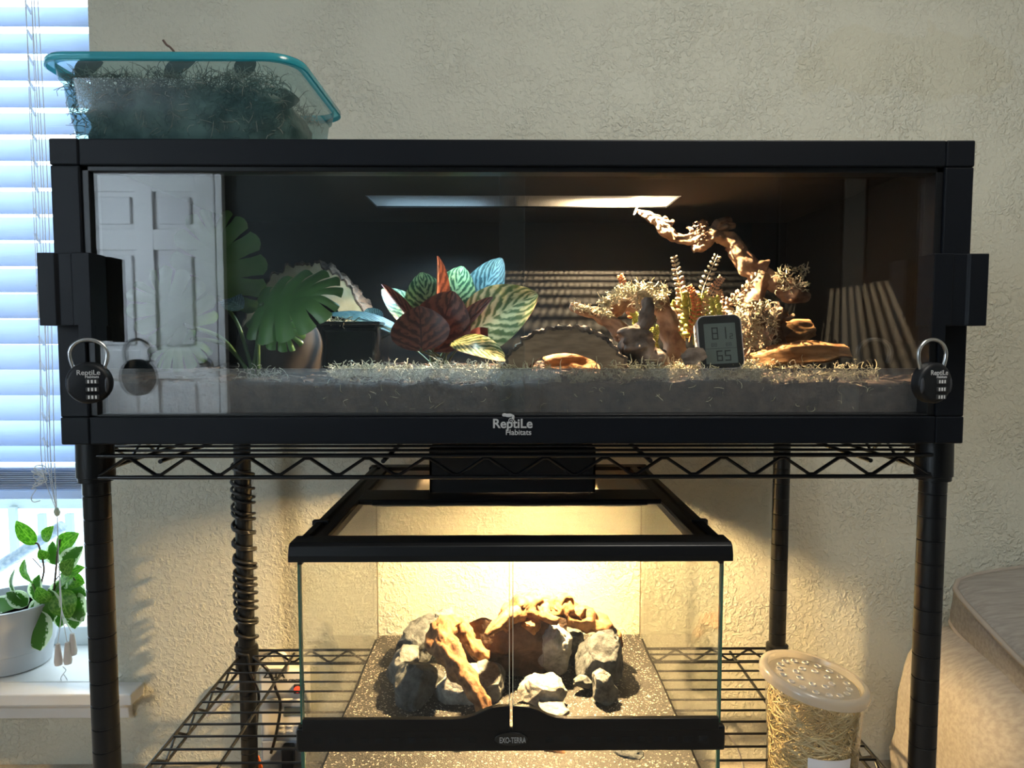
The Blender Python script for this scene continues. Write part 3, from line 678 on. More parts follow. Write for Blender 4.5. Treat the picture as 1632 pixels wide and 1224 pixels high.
# dark hide, black humid box and half log behind it
hc = W(447, 545, 1.2); hb = Vector((hc.x, 1.2, SZ - .006))
dm = M('dark_resin', (.022, .017, .015), (.034, .026, .023), scale=25, rough=.85, bump=.3, bscale=60)
mb = MB(); rh = 66 / F * 1.2; hh = 98 / F * 1.2
pr = [(math.sqrt(max(0, 1 - ((q - .38) / .62) ** 2)) * rh if q > .38 else rh * (.94 + .06 * (q / .38)), hh * q) for q in [k / 20 for k in range(21)]]
pr[-1] = (0, hh); mb.lathe([(0, 0)] + pr, hb, 36)
single('reptile_hide', mb, dm, 'dark brown domed reptile hide behind the monstera stems', 'hide', smooth=50)
bx0, bx1 = W(508, 550, 1.22).x, W(604, 550, 1.22).x
hx = thing('humid_box', 'glossy black plastic box between domed hide and prayer plant', 'box', ((bx0 + bx1) / 2, 1.27, SZ - .006))
bt = W(550, 518, 1.22).z
part('body', MB().box(bx0, bx1, 1.22, 1.33, SZ - .005, bt), M('gloss_black', (.012, .013, .017), rough=.16), hx, bevel=.012, smooth=60)
part('lid', MB().box(bx0 - .002, bx1 + .002, 1.218, 1.332, bt, bt + .006), M('gloss_black'  , (0, 0, 0)), hx, bevel=.002)
strm = strands(MB(), 60, lambda: (U(bx0, bx0 + .06), U(1.222, 1.25), bt + .006), .02, .0011, .8)
part('moss_tuft', strm, mossm, hx, kind='stuff', smooth=180, fixn=False)
def half_log(name, label, c, r_out, r_in, length, yaw, barkm, cutm, inm, squash=1.0, a0=0, a1=math.pi, sq_in=None, bark_from=.86):
    mb = MB(); cut = MB(); inn = MB(); nseg = 90; nl = 22
    d = Vector((math.sin(yaw), math.cos(yaw), 0)); x = Vector((math.cos(yaw), -math.sin(yaw), 0))
    c = Vector(c)
    def P(a, r, l): return c + x * (r * math.cos(a)) + Vector((0, 0, r * math.sin(a) * squash)) + d * l
    def ro(a, l): return r_out * (1 + .05 * noise.noise(Vector((math.cos(a) * 3, math.sin(a) * 3, l * 12))) + .07 * noise.noise(Vector((a * 9, l * 14, 3))) + .05 * abs(noise.noise(Vector((a * 15, l * 16, 3)))) + .03 * noise.noise(Vector((a * 37, l * 40, 8))))
    def ri(a): return r_in * (1 + .05 * noise.noise(Vector((math.cos(a) * 2, math.sin(a) * 2, 9))))
    A = lambda v: a0 + (a1 - a0) * v
    def Pi(a, l): return c + x * (ri(a) * math.cos(a)) + Vector((0, 0, ri(a) * math.sin(a) * (sq_in or squash))) + d * l
    def Pc(a, u, l): return Pi(a, l) * (1 - u) + P(a, ro(a, l), l) * u
    mb.grid(lambda u, v: P(A(v), ro(A(v), u * length), u * length), nl, nseg)
    inn.grid(lambda u, v: Pi(A(v), u * length), nl, nseg)
    cut.grid(lambda u, v: Pc(A(v), u * bark_from, 0.0005), 3, nseg); mb.grid(lambda u, v: Pc(A(v), bark_from + (1 - bark_from) * u, 0.0), 2, nseg)
    cut.grid(lambda u, v: Pc(A(v), u, length), 3, nseg)
    for av in (0, 1): cut.grid(lambda u, v: Pc(A(av), u, v * length), 2, 6)
    t = thing(name, label, 'log', (c.x + d.x * length / 2, c.y + d.y * length / 2, c.z))
    part('bark', mb, barkm, t, smooth=180); part('cut_face', cut, cutm, t, smooth=30); part('inner_wall', inn, inm, t, smooth=180); return t
barkm = M('tree_bark', (.035, .022, .016), (.20, .14, .10), scale=45, rough=.95, bump=1, bscale=110, stretch=(1, .3, 1), bdist=.006)
cutm = M('pale_cut_wood', (.50, .42, .24), (.68, .60, .38), scale=30, rough=.8)
inm = M('dark_wood_inside', (.12, .07, .04), (.22, .13, .07), scale=25, rough=.85)
lc = W(476, 527, 1.36); lc.z = W(476, 527, 1.36).z
half_log('cork_log', 'large upright hollow log ring with pale cut face behind the monstera', (W(488, 527, 1.41).x, 1.41, SZ - .006), 108 / F * 1.41, 78 / F * 1.41, .135, .0, barkm, cutm, inm, squash=1.50, bark_from=.93)
cut2 = M('tan_cut_wood', (.20, .13, .075), (.31, .21, .13), scale=40, rough=.85, stretch=(1, 1, 4))
lg = W(900, 580, 1.07)
half_log('half_log_hide', 'half log arch with dark bark in the middle of the enclosure', (W(899, 580, 1.06).x, 1.05, SZ - .008), 101 / F * 1.06, 62 / F * 1.06, .17, .10, barkm, cut2, M('orange_wood_inside', (.30, .13, .05), (.45, .22, .09), scale=25, rough=.85), squash=.80, sq_in=.62)
def bark_slab(name, label, p0, p1, width, thick, mat, bow=.1, seed=0, nrm=(0, -.5, 1)):
    p0, p1 = Vector(p0), Vector(p1); ax = p1 - p0; sd = ax.cross(Vector(nrm)).normalized(); up = sd.cross(ax).normalized(); L_ = ax.length
    mb = MB(); nu, nv = 24, 10
    def fn(u, v, o):
        q = (v - .5) * 2; w = width / 2 * (.55 + .45 * math.sin(math.pi * (u * .9 + .05)) + .25 * noise.noise(Vector((u * 4, seed, 0))))
        h = bow * L_ * math.sin(math.pi * u) - .25 * w * q * q + .1 * w * math.sin(q * 6 + seed) + .12 * w * noise.noise(Vector((u * 6, q * 3, seed)))
        return p0 + ax * (u + .03 * noise.noise(Vector((q * 3, seed, 1)))) + sd * (q * w) + up * (h + o * (1 - .6 * q * q))
    mb.grid(lambda u, v: fn(u, v, thick / 2), nu, nv); mb.grid(lambda u, v: fn(u, v, -thick / 2), nu, nv, 0, True)
    return single(name, mb, mat, label, 'bark', smooth=180, fixn=False)
ob = M('orange_bark', (.30, .14, .055), (.55, .30, .13), scale=30, rough=.85, bump=.8, bscale=50, stretch=(1, 4, 4))
bark_slab('bark_flake', 'orange bark flake glowing inside the half log arch', W(868, 579, 1.26), W(965, 577, 1.28), .05, .008, ob, .12, 3, (0, -1, .5))

# ---------------------------------------------------------------- prayer plant
cg = leafmat('calathea_green', (.012, .075, .03), (.30, .48, .22), 8, 1.7)
cb = leafmat('calathea_blue', (.012, .05, .06), (.11, .21, .22), 9, 1.9)
cyw = leafmat('calathea_yellow', (.10, .15, .035), (.72, .66, .32), 8, 1.6)
cred = leafmat('calathea_red', (.075, .018, .012), (.26, .085, .05), 5, 1.6, tf=.04, rib=-.9)
cund = M('calathea_underside', (.16, .030, .022), (.24, .05, .035), scale=30, rough=.45)
YC = 1.30
cp = W(697, 580, YC); cp.z = surf(cp.x, cp.y)
ca = thing('prayer_plant', 'striped prayer plant with red and green leaves in the middle', 'plant', cp)
CL = [((692, 512, .00), (696, 408, .00), 30, (.8, -.55, .0), cred, .02, .9), ((668, 520, .04), (608, 462, .03), 52, (.3, -.8, .6), cg, .08, .1),
      ((690, 520, .05), (672, 434, .04), 70, (-.1, -1, .3), cg, .06, .1), ((715, 520, .05), (738, 425, .05), 74, (-.2, -1, .3), cg, .08, .1),
      ((745, 515, .06), (800, 412, .06), 66, (-.3, -1, .2), cb, .05, .12), ((760, 510, .05), (775, 420, .08), 50, (0, -1, .1), cb, .05, .12),
      ((690, 560, -.05), (722, 464, -.05), 84, (.1, -1, .35), cred, -.06, .2), ((672, 560, -.08), (668, 488, -.07), 84, (-.15, -1, .4), cred, -.05, .15),
      ((655, 540, -.02), (520, 505, -.04), 40, (.1, -.45, 1), cb, .10, .1), ((735, 545, .0), (858, 470, -.03), 96, (-.1, -1, .5), cyw, .10, .1),
      ((720, 545, -.06), (806, 578, -.10), 46, (.5, -.8, .6), cyw, .10, .15), ((722, 540, -.03), (786, 474, -.06), 26, (-.5, -.7, .2), cred, .02, .7),
      ((662, 512, -.01), (608, 453, -.02), 16, (.5, -.7, .1), cred, .02, .8), ((745, 520, .02), (802, 468, .0), 34, (-.2, -.9, .6), cb, .05, .15),
      ((742, 545, -.05), (800, 545, -.02), 40, (-.2, -1, .4), cund, .1, .1), ((600, 520, .05), (585, 492, .06), 36, (0, -1, .3), cb, .05, .1)]
for (b0, t0_, w, nr, mt, bd, fo) in CL:
    bp_ = W(b0[0], b0[1], YC + b0[2]); tp = W(t0_[0], t0_[1], YC + t0_[2])
    part('leaf', leaf(bp_, tp, w * 1.08 / F * YC, nr, bd, fo, 18, 8, .80, ex=.62), [mt, cund], ca, smooth=180, fixn=False)
    st = cp + Vector((U(-.02, .02), U(-.02, .0), .0))
    part('petiole', MB().tube(cr_path([st, (st * .6 + bp_ * .4) + Vector((0, 0, .008)), bp_, bp_ + (tp - bp_) * .06], 5), .0018, 6), M('calathea_petiole', (.12, .14, .06), rough=.5), ca, smooth=80)

# ---------------------------------------------------------------- ferns
frm_p = M('fern_pink', (.62, .30, .16), (.80, .56, .34), scale=50, rough=.55)
frm_o = M('fern_orange', (.62, .16, .05), (.75, .32, .12), scale=50, rough=.55)
frm_y = M('fern_yellow_green', (.35, .42, .05), (.62, .60, .16), scale=50, rough=.55)
frm_w = M('fern_cream', (.72, .62, .38), (.82, .72, .52), scale=50, rough=.55)
YF = 1.31
fb = W(1105, 560, YF); fb.z = surf(fb.x, fb.y)
fn_ = thing('fern_plant', 'orange and yellow artificial fern behind the digital thermometer', 'plant', fb)
FR = [((1012, 520), (1000, 470), (988, 438), frm_o, 12), ((1092, 545), (1086, 470), (1073, 408), frm_w, 15), ((1108, 550), (1118, 470), (1144, 406), frm_w, 15),
      ((1118, 550), (1128, 480), (1151, 441), frm_p, 13), ((1112, 545), (1140, 500), (1200, 452), frm_p, 15), ((1120, 540), (1160, 490), (1215, 432), frm_w, 15),
      ((1088, 540), (1085, 490), (1084, 442), frm_o, 16), ((1060, 545), (1062, 500), (1050, 466), frm_y, 14), ((1106, 550), (1100, 500), (1096, 466), frm_y, 22), ((1120, 548), (1122, 500), (1118, 470), frm_y, 22),
      ((1130, 548), (1140, 505), (1138, 474), frm_y, 18), ((1088, 552), (1075, 515), (1078, 480), frm_y, 18), ((1030, 560), (1032, 530), (1040, 506), frm_y, 13), ((1046, 570), (1040, 545), (1050, 520), frm_y, 13),
      ((1016, 545), (1016, 515), (1008, 496), frm_y, 12), ((1098, 545), (1110, 490), (1098, 455), frm_o, 12), ((1150, 540), (1150, 500), (1146, 462), frm_p, 12)]
for k, (a, b, c, mt, sz) in enumerate(FR):
    yy = YF + U(-.05, .03)
    pts = cr_path([W(*a, yy), W(*b, yy), W(*c, yy - .01)], 9)
    stp = part('frond', MB().tube(pts, [.0011 * (1 - .5 * i / len(pts)) for i in range(len(pts))], 5), mt, fn_, smooth=80)
    mb = MB(); s_ = sz / F * YF; fine = cr_path(pts, 2)
    for i in range(6, len(fine) - 1, 2):
        t = (fine[i + 1] - fine[i - 1]).normalized(); sd = t.cross(Vector((U(-.2, .2), -1, .25))).normalized(); k_ = s_ * (1.0 - .55 * (i / len(fine)))
        for sg in (-1, 1):
            dr_ = (sd * sg + t * .45 + Vector((0, U(-.5, .3), 0))).normalized(); ce = fine[i] + dr_ * k_ * .55
            q = t.cross(dr_).normalized(); w_ = q.cross(dr_).normalized()
            rm = Matrix((dr_, w_, q)).transposed()
            mb.ico(ce, k_ * .5, k_ * .28, k_ * .09, 1, rot=rm)
    part('leaflets', mb, mt, stp, smooth=180, kind='stuff')

# ---------------------------------------------------------------- driftwood in the enclosure
dwm = M('spider_wood', (.17, .09, .05), (.52, .35, .23), scale=36, rough=.8, bump=1, bscale=45, bdist=.004, stretch=(1, 1, 1), detail=6, c3=(.70, .50, .32))
gwm = M('grey_driftwood', (.07, .045, .033), (.30, .21, .155), scale=34, rough=.85, bump=1, bscale=60, bdist=.004, detail=6)
def wood(mb, pts, rad, Y=None, n=14, nz=.28, seed=0, nsc=38):
    P = [W(p[0], p[1], (p[2] if len(p) > 2 else Y)) for p in pts]; k = (Y or pts[0][2]) / F
    q, r = cr_path(P, 14, [a * k for a in rad]); n = 26; o = len(mb.v); mb.tube(q, r, n, nz=nz, nsc=nsc, seed=seed)
    for i, c in enumerate(q):                     # long grooves, twisted along the grain, and small knots
        for j in range(n):
            v = mb.v[o + i * n + j]; a = 2 * math.pi * j / n + i * .035 + seed
            g = noise.noise(Vector((math.cos(a) * 3.6, math.sin(a) * 3.6, i * .06 + seed))); g2 = noise.noise(v * 75 + Vector((seed, 0, 0)))
            mb.v[o + i * n + j] = c + (v - c) * (1 + .42 * nz * 2.2 * min(.25, g) + .45 * nz * g2)
    return mb
YS = 1.365
sw = thing('spider_wood_branch', 'twisted tan branch rising to the mesh at the warm end', 'driftwood', W(1190, 580, YS))
mb = wood(MB(), [(1188, 575), (1192, 520), (1202, 470), (1216, 436)], [17, 17, 17, 16], YS)
part('trunk', mb, dwm, sw, smooth=180)
mb = wood(MB(), [(1216, 434), (1192, 424), (1176, 402), (1168, 384), (1146, 376), (1128, 374), (1104, 380), (1078, 378), (1062, 366), (1046, 350), (1030, 343), (1015, 335)], [17, 15, 13, 12, 12, 12, 9, 8, 9, 8, 6, 2], YS, nz=.42, seed=3)
part('branch', mb, dwm, sw, smooth=180)
mb = wood(MB(), [(1216, 436), (1240, 452), (1264, 466), (1290, 474)], [14, 16, 19, 5], YS, seed=5)
part('branch', mb, dwm, sw, smooth=180)
for pts, rd in (([(1128, 376), (1122, 360), (1118, 350)], [7, 5, 2]), ([(1138, 374), (1146, 358), (1166, 350)], [9, 9, 3]), ([(1136, 380), (1120, 392), (1104, 396)], [6, 8, 6]), ([(1066, 370), (1062, 352), (1058, 344)], [6, 5, 2]),
                ([(1106, 380), (1102, 366), (1094, 362)], [5, 4, 2]), ([(1140, 366), (1156, 360), (1172, 360)], [9, 10, 3]), ([(1044, 352), (1060, 360), (1074, 352)], [5, 6, 3])):
    part('stub', wood(MB(), pts, rd, YS, 10, .35, R() * 9), dwm, sw, smooth=180)
mb = strands(MB(), 160, lambda: W(U(1236, 1290), U(425, 465), YS - .015 - U(0, .01)), .014, .0013, 1.0)
part('moss_tuft', mb, mossm, sw, kind='stuff', smooth=180, fixn=False)
part('root_fringe', strands(MB(), 60, lambda: W(U(1108, 1128), U(352, 386), YS - .015), .010, .0016, .9), dwm, sw, kind='stuff', smooth=180, fixn=False)
part('tip_thread', MB().tube(cr_path([W(1016, 336, YS), W(1010, 342, YS), W(1013, 334, YS), W(1019, 328, YS)], 5), .0010, 5), white, sw, smooth=80)
YG = 1.10
gd_ = thing('gnarled_driftwood', 'dark gnarled driftwood lump beside the half log arch', 'driftwood', W(1020, 586, YG))
part('stump', wood(MB(), [(1030, 585), (1016, 560), (1008, 535), (1004, 520)], [30, 30, 26, 12], YG, 18, .5, 2), gwm, gd_, smooth=180)
part('spike', wood(MB(), [(1010, 545), (1026, 520), (1032, 495), (1034, 474)], [16, 12, 11, 7], YG, 14, .45, 4), gwm, gd_, smooth=180)
part('spur', wood(MB(), [(1030, 570), (1050, 572), (1064, 582)], [18, 14, 6], YG, 12, .3, 5), gwm, gd_, smooth=180)
ar = thing('arched_driftwood', 'tan arched driftwood draped with moss above the half log', 'driftwood', W(1010, 570, 1.23))
part('arm', wood(MB(), [(908, 488), (935, 496), (965, 508), (990, 530), (1000, 556)], [5, 8, 11, 13, 12], 1.20, 12, .5, 6), dwm, ar, smooth=180)
part('crown', wood(MB(), [(966, 506), (985, 488), (1008, 480), (1030, 482), (1050, 488), (1066, 510), (1072, 545), (1085, 575)], [10, 12, 13, 14, 16, 15, 13, 16], 1.24, 14, .45, 8), dwm, ar, smooth=180)
mb = strands(MB(), 420, lambda: W(*(lambda t: (960 + 90 * t, 492 - 26 * math.sin(t * 3) + U(-12, 6)))(R()), 1.22 - U(0, .02)), .020, .0010, 1.2)
strands(mb, 260, lambda: W(U(1010, 1062), U(455, 492), 1.23 - U(0, .02)), .02, .0010, 1.2); strands(mb, 120, lambda: W(*(lambda t: (915 + 60 * t, 488 + 16 * t + U(-4, 3)))(R()), 1.185), .014, .0010, 1.1)
part('moss_tuft', mb, mossm, ar, kind='stuff', smooth=180, fixn=False)
bu = thing('wood_burl', 'rough tan wood burl with mossy crust beside the digital thermometer', 'driftwood', W(1205, 584, 1.27))
def rocky(a=.25, f=1.6, sd=0, ridge=0):
    def fn(p):
        q = p * f + Vector((sd * 3.1, sd * 1.7, sd))
        k = 1 + a * noise.noise(q) + a * .5 * noise.noise(q * 2.3) + a * .25 * noise.noise(q * 5)
        if ridge: k -= ridge * abs(noise.noise(q * 1.7 + Vector((5, 5, 5)))) + ridge * .5 * abs(noise.noise(q * 4.1))
        return k
    return fn
c_ = W(1205, 535, 1.27)
part('body', MB().ico(c_, .056, .042, .060, 4, rocky(.45, 2.0, 3, .2)), dwm, bu, smooth=180)
for pts, rd in (([(1222, 520), (1240, 505), (1246, 490)], [9, 7, 3]), ([(1240, 506), (1256, 508), (1266, 502)], [6, 5, 3]), ([(1200, 500), (1196, 486), (1190, 480)], [12, 10, 4]), ([(1190, 560), (1215, 572), (1236, 575)], [12, 9, 4])):
    part('spur', wood(MB(), pts, rd, 1.25, 10, .35, R() * 9), dwm, bu, smooth=180)
part('moss_tuft', strands(MB(), 420, lambda: W(U(1170, 1240), U(482, 560), 1.232 - U(0, .015)), .015, .0011, 1.1), mossm, bu, kind='stuff', smooth=180, fixn=False)
bark_slab('bark_slab', 'ridged tan bark slab standing behind the low curved bark', W(1205, 548, 1.30), W(1296, 520, 1.30), .055, .010, ob, .1, 5, (.1, -1, .5))
bark_slab('bark_slab', 'long curved orange bark lying on moss at the warm end', W(1200, 573, 1.19), W(1352, 558, 1.19), .055, .010, ob, .06, 8, (0, -.8, 1))
bark_slab('bark_curl', 'small brown bark curl leaning on the thermometer base', W(1088, 574, 1.02), W(1124, 562, 1.02), .026, .004, gwm, .15, 2, (0, -1, .6))

# ---------------------------------------------------------------- digital thermometer
hy_b = W(1150, 586, 1.035)
hx_ = (W(1168, 502, 1.045) - W(1102, 506, 1.045)); TL, TR, BL = W(1099, 505, 1.052), W(1170, 501, 1.045), W(1116, 590, 1.030)
ex = (TR - TL); ez = (TL - BL); wx, hz_ = ex.length, ez.length; ex.normalize(); ez = (ez - ex * ez.dot(ex)).normalized(); ey = ex.cross(ez)  # ey points to the camera side? fixed below
if ey.y > 0: ey = -ey
hy = thing('digital_thermometer', 'white digital thermometer hygrometer with dark screen reading 81.2 and 65', 'thermometer', BL + ex * wx / 2)
def rr(w, h, r, n=6):
    o = []
    for cx, cz, a0 in ((w - r, h - r, 0), (r, h - r, 90), (r, r, 180), (w - r, r, 270)):
        for k in range(n + 1): a = math.radians(a0 + 90 * k / n); o.append((cx + r * math.cos(a), cz + r * math.sin(a)))
    return o
def pl_pts(o, x, z, y): return [BL + ex * (x + a) + ez * (z + b) + ey * y for a, b in o]
part('body', MB().prism(pl_pts(rr(wx, hz_, .011), 0, 0, 0), ey * -.034), M('white_abs', (.78, .70, .70), rough=.4), hy, bevel=.0015, smooth=40)
part('bezel', MB().prism(pl_pts(rr(wx - .003, hz_ - .003, .010), .0015, .0015, .0008), ey * -.002), M('bezel_black', (.014, .014, .014), rough=.3), hy, smooth=40)
lx, lzz, lw, lh = wx * .15, hz_ * .10, wx * .70, hz_ * .74
part('screen', MB().prism(pl_pts(rr(lw, lh, .001, 2), lx, lzz, .0011), ey * -.001), M('lcd_grey', (.105, .125, .115), rough=.3), hy)
seg = {'8': 'abcdefg', '1': 'bc', '2': 'abged', '6': 'acdefg', '5': 'acdfg'}
lcdk = M('lcd_segment', (.012, .014, .013), rough=.4)
def digit(mb, ch, x, z, w, h, t):
    q = {'a': (0, h - t, w, h), 'g': (0, h / 2 - t / 2, w, h / 2 + t / 2), 'd': (0, 0, w, t), 'b': (w - t, h / 2, w, h), 'c': (w - t, 0, w, h / 2), 'f': (0, h / 2, t, h), 'e': (0, 0, t, h / 2)}
    for s_ in seg[ch]:
        a0, b0, a1, b1 = q[s_]; mb.prism(pl_pts([(a0, b0), (a1, b0), (a1, b1), (a0, b1)], lx + x, lzz + z, .0013), ey * -.0003)
mb = MB(); digit(mb, '8', lw * .24, lh * .60, lw * .2, lh * .30, .0016); digit(mb, '1', lw * .50, lh * .60, lw * .2, lh * .30, .0016); digit(mb, '2', lw * .80, lh * .60, lw * .10, lh * .13, .0009)
digit(mb, '6', lw * .34, lh * .06, lw * .19, lh * .26, .0017); digit(mb, '5', lw * .60, lh * .06, lw * .19, lh * .26, .0017)
for k in range(2): digit(mb, '8', lw * (.2 + .1 * k), lh * .42, lw * .07, lh * .09, .0005); digit(mb, '8', lw * (.66 + .1 * k), lh * .42, lw * .07, lh * .09, .0005)
mb.prism(pl_pts([(0, 0), (lw, 0), (lw, .0005), (0, .0005)], lx, lzz + lh * .37, .0013), ey * -.0003)
part('digits', mb, lcdk, hy)
for k in range(3):
    c0 = BL + ez * (hz_ * (.60 + .06 * k)) - ey * .017; part('vent_slot', MB().obox(c0, ex * .0006, ey * .004, ez * .0008), M('slot_dark', (.05, .04, .04), rough=.8), hy)

# ---------------------------------------------------------------- door latches and padlocks
def latch(name, label, side):
    x_out = (EX0 - .004) if side < 0 else (EX1 + .006); x_in = W(145, 460, .922).x if side < 0 else W(1487, 460, .922).x
    zt, zb_, zt2 = W(100, 403, .925).z, W(100, 519, .925).z, W(145, 546, .925).z
    s = 1 if side < 0 else -1
    t = thing(name, label, 'latch', ((x_out + x_in) / 2, .935, zb_), 'latches on the enclosure doors')
    w = abs(x_in - x_out)
    pr = [(0, .9215), (w * .33, .9215), (w * .37, .925), (w * .62, .925), (w * .66, .9205), (w, .9205), (w, .9585), (w - .008, .9585), (w - .008, .946), (.002, .946), (.002, .958), (-.0005, .958)]
    o = [Vector((x_out + s * a, y, zb_)) for a, y in pr]
    part('plate', MB().prism(o, (0, 0, zt - zb_)), black, t, bevel=.001)
    xa, xb = sorted((x_in - s * .018, x_in)); mb = MB().box(xa, xb, .9205, .928, zt2, zb_ + .002).box(xa + .002, xb, .928, .955, zt2 + .002, zb_ + .002)
    part('hasp_tab', mb, black, t, bevel=.001)
    return (x_in - s * .009, zt2)
def padlock(name, label, cpx, cpy, yaw, hx, hz):
    c = W(cpx, cpy, .902); t = thing(name, label, 'padlock', c - Vector((0, 0, .026)), 'padlocks on the door latches')
    Rm = Matrix.Rotation(yaw, 3, 'Z'); r = .0262
    M3 = Rm @ Matrix.Rotation(math.pi / 2, 3, 'X')       # lathe axis -> -Y (to the camera)
    part('body', MB().lathe([(0, -.008), (r - .003, -.008), (r, -.0055), (r, .0055), (r - .0025, .0085), (r - .006, .0095), (0, .0098)], c, 40, M3=M3), M('padlock_black', (.006, .007, .009), rough=.45, spec=.25), t, smooth=40)
    top = hz + .004
    pts = [c + Rm @ Vector((-.017, 0, .018)), c + Rm @ Vector((-.0215, 0, .033))]
    n = 14; zc = c.z + .040
    hw = .0215; ztop = top - c.z
    pts = [Rm @ Vector((-.0175, 0, .018)), Rm @ Vector((-.0205, 0, .028))] + [Rm @ Vector((-hw * math.cos(math.pi * k / n), 0, .036 + (ztop - .036) * math.sin(math.pi * k / n))) for k in range(n + 1)] + [Rm @ Vector((.0205, 0, .028)), Rm @ Vector((.0175, 0, .018))]
    part('shackle', MB().tube(cr_path([c + p for p in pts], 3), .0024, 10), steel, t, smooth=80)
    for k in range(3):
        d = c + Rm @ Vector((.006, -.0100, .002 - k * .0098))
        dl = part('dial', MB().obox(d, Rm @ Vector((.0075, 0, 0)), Rm @ Vector((0, .0012, 0)), Vector((0, 0, .0028))), M('dial_black', (.03, .03, .03), rough=.4), t, bevel=.0006)
        part('dial_marks', MB().obox(d + Rm @ Vector((0, -.0013, 0)), Rm @ Vector((.0011, 0, 0)), Rm @ Vector((0, .0003, 0)), Vector((0, 0, .0021))).obox(d + Rm @ Vector((-.004, -.0013, 0)), Rm @ Vector((.0009, 0, 0)), Rm @ Vector((0, .0003, 0)), Vector((0, 0, .0021))).obox(d + Rm @ Vector((.004, -.0013, 0)), Rm @ Vector((.0009, 0, 0)), Rm @ Vector((0, .0003, 0)), Vector((0, 0, .0021))), M('dial_white', (.62, .62, .62), rough=.5), dl)
    for s_ in (-1, 1):
        part('grip', MB().ico(c + Rm @ Vector((s_ * .0215, -.0075, -.002)), .003, .0025, .011, 2), M('grip_grey', (.03, .032, .038), rough=.5), t, smooth=80)
    for body, dz, sz, dx in (('ReptiLe', .0105, .0088, .002), ('Habitats', .0065, .0048, .006)):
        o = text('lettering', body, (0, 0, 0), sz, M('padlock_print', (.5, .5, .5), rough=.6), t, bold=.00008, extrude=.0001)
        o.location = c + Rm @ Vector((dx, -.0102, dz)) - ORG[t.name]; o.rotation_euler = (math.pi / 2, 0, yaw)
h1 = latch('door_latch', 'black clip-on door latch beside the window blind', -1)
h2 = latch('door_latch', 'black clip-on door latch at the warm end of enclosure', 1)
padlock('combination_padlock', 'round black combination padlock mirrored in the glass near the window', 143, 610, .22, *h1)
padlock('combination_padlock', 'round black combination padlock at the warm end of enclosure', 1484, 610, .25, *h2)

# ================================================================= TEAL TUB
TX0, TX1, TY0, TY1, TZ0, TZ1 = W(50, 95, .97).x, W(478, 90, .97).x, .962, 1.245, EZ1, W(300, 84, .97).z
tb = thing('storage_tub', 'translucent teal plastic tub full of moss on the enclosure roof', 'tub', ((TX0 + TX1) / 2, 1.1, TZ0))
def tub_mat(name, dens, tc):
    m, nt, b, N, L = _nodes(name); out = N['Material Output']; N.remove(b)
    tr = N.new('ShaderNodeBsdfTransparent'); tr.inputs[0].default_value = (.66, .83, .85, 1)
    tl = N.new('ShaderNodeBsdfTranslucent'); tl.inputs[0].default_value = (*tc, 1)
    df = N.new('ShaderNodeBsdfDiffuse'); df.inputs[0].default_value = (*[q * .85 for q in tc], 1)
    gl = N.new('ShaderNodeBsdfGlossy'); gl.inputs['Roughness'].default_value = .18
    a = N.new('ShaderNodeMixShader'); a.inputs[0].default_value = .45; L.new(tl.outputs[0], a.inputs[1]); L.new(df.outputs[0], a.inputs[2])
    c = N.new('ShaderNodeMixShader'); c.inputs[0].default_value = dens; L.new(tr.outputs[0], c.inputs[1]); L.new(a.outputs[0], c.inputs[2])
    d = N.new('ShaderNodeMixShader'); L.new(schlick(N, L, 1.45), d.inputs[0]); L.new(c.outputs[0], d.inputs[1]); L.new(gl.outputs[0], d.inputs[2]); L.new(d.outputs[0], out.inputs[0])
    MATS[name] = m; return m
tubm, rimm = tub_mat('teal_plastic', .26, (.13, .33, .36)), tub_mat('teal_rim', .70, (.06, .58, .68))
def rring(ins, z, rad, n=7):
    x0, x1, y0, y1 = TX0 + ins, TX1 - ins, TY0 + ins, TY1 - ins; o = []
    for cx, cy_, a0 in ((x1 - rad, y1 - rad, 0), (x0 + rad, y1 - rad, 90), (x0 + rad, y0 + rad, 180), (x1 - rad, y0 + rad, 270)):
        for k in range(n + 1): a = math.radians(a0 + 90 * k / n); o.append(Vector((cx + rad * math.cos(a), cy_ + rad * math.sin(a), z)))
    return o
def loft(mb, rings, capb=False):
    n = len(rings[0]); vs = [p for r in rings for p in r]
    fs = [(i * n + j, i * n + (j + 1) % n, (i + 1) * n + (j + 1) % n, (i + 1) * n + j) for i in range(len(rings) - 1) for j in range(n)]
    if capb: fs.append(tuple(range(n)))
    return mb.add(vs, fs)
H = TZ1 - TZ0
part('body', loft(MB(), [rring(.036, TZ0 + .001, .03), rring(.031, TZ0 + .006, .03), rring(.022, TZ0 + H * .5, .032), rring(.018, TZ0 + H * .75, .034), rring(.014, TZ0 + H * .78, .036), rring(.010, TZ1 - .006, .04)], True), tubm, tb, smooth=40)
part('rim', loft(MB(), [rring(.011, TZ1 - .010, .040), rring(.011, TZ1 - .002, .040), rring(.009, TZ1, .041), rring(.002, TZ1 - .001, .045), rring(0, TZ1 - .004, .046), rring(0, TZ1 - .011, .046), rring(.002, TZ1 - .012, .045), rring(.0025, TZ1 - .005, .044)]), rimm, tb, smooth=50)
tmoss = M('tub_moss', (.10, .10, .085), (.32, .31, .26), scale=25, rough=.95)
mb = MB(); NXX = 40
def tub_h(x, y): return TZ0 + H * .70 + .016 * noise.noise(Vector((x * 14, y * 14, 7))) + .008 * noise.noise(Vector((x * 40, y * 40, 1)))
mb = MB().ico(((TX0 + TX1) / 2, 1.104, TZ0 + H * .36), (TX1 - TX0) / 2 - .036, .108, H * .44, 4, lambda p: (abs(p.x) ** 5 + abs(p.y) ** 5 + abs(p.z) ** 5) ** -.2 * (1 + .05 * noise.noise(p * 5)))
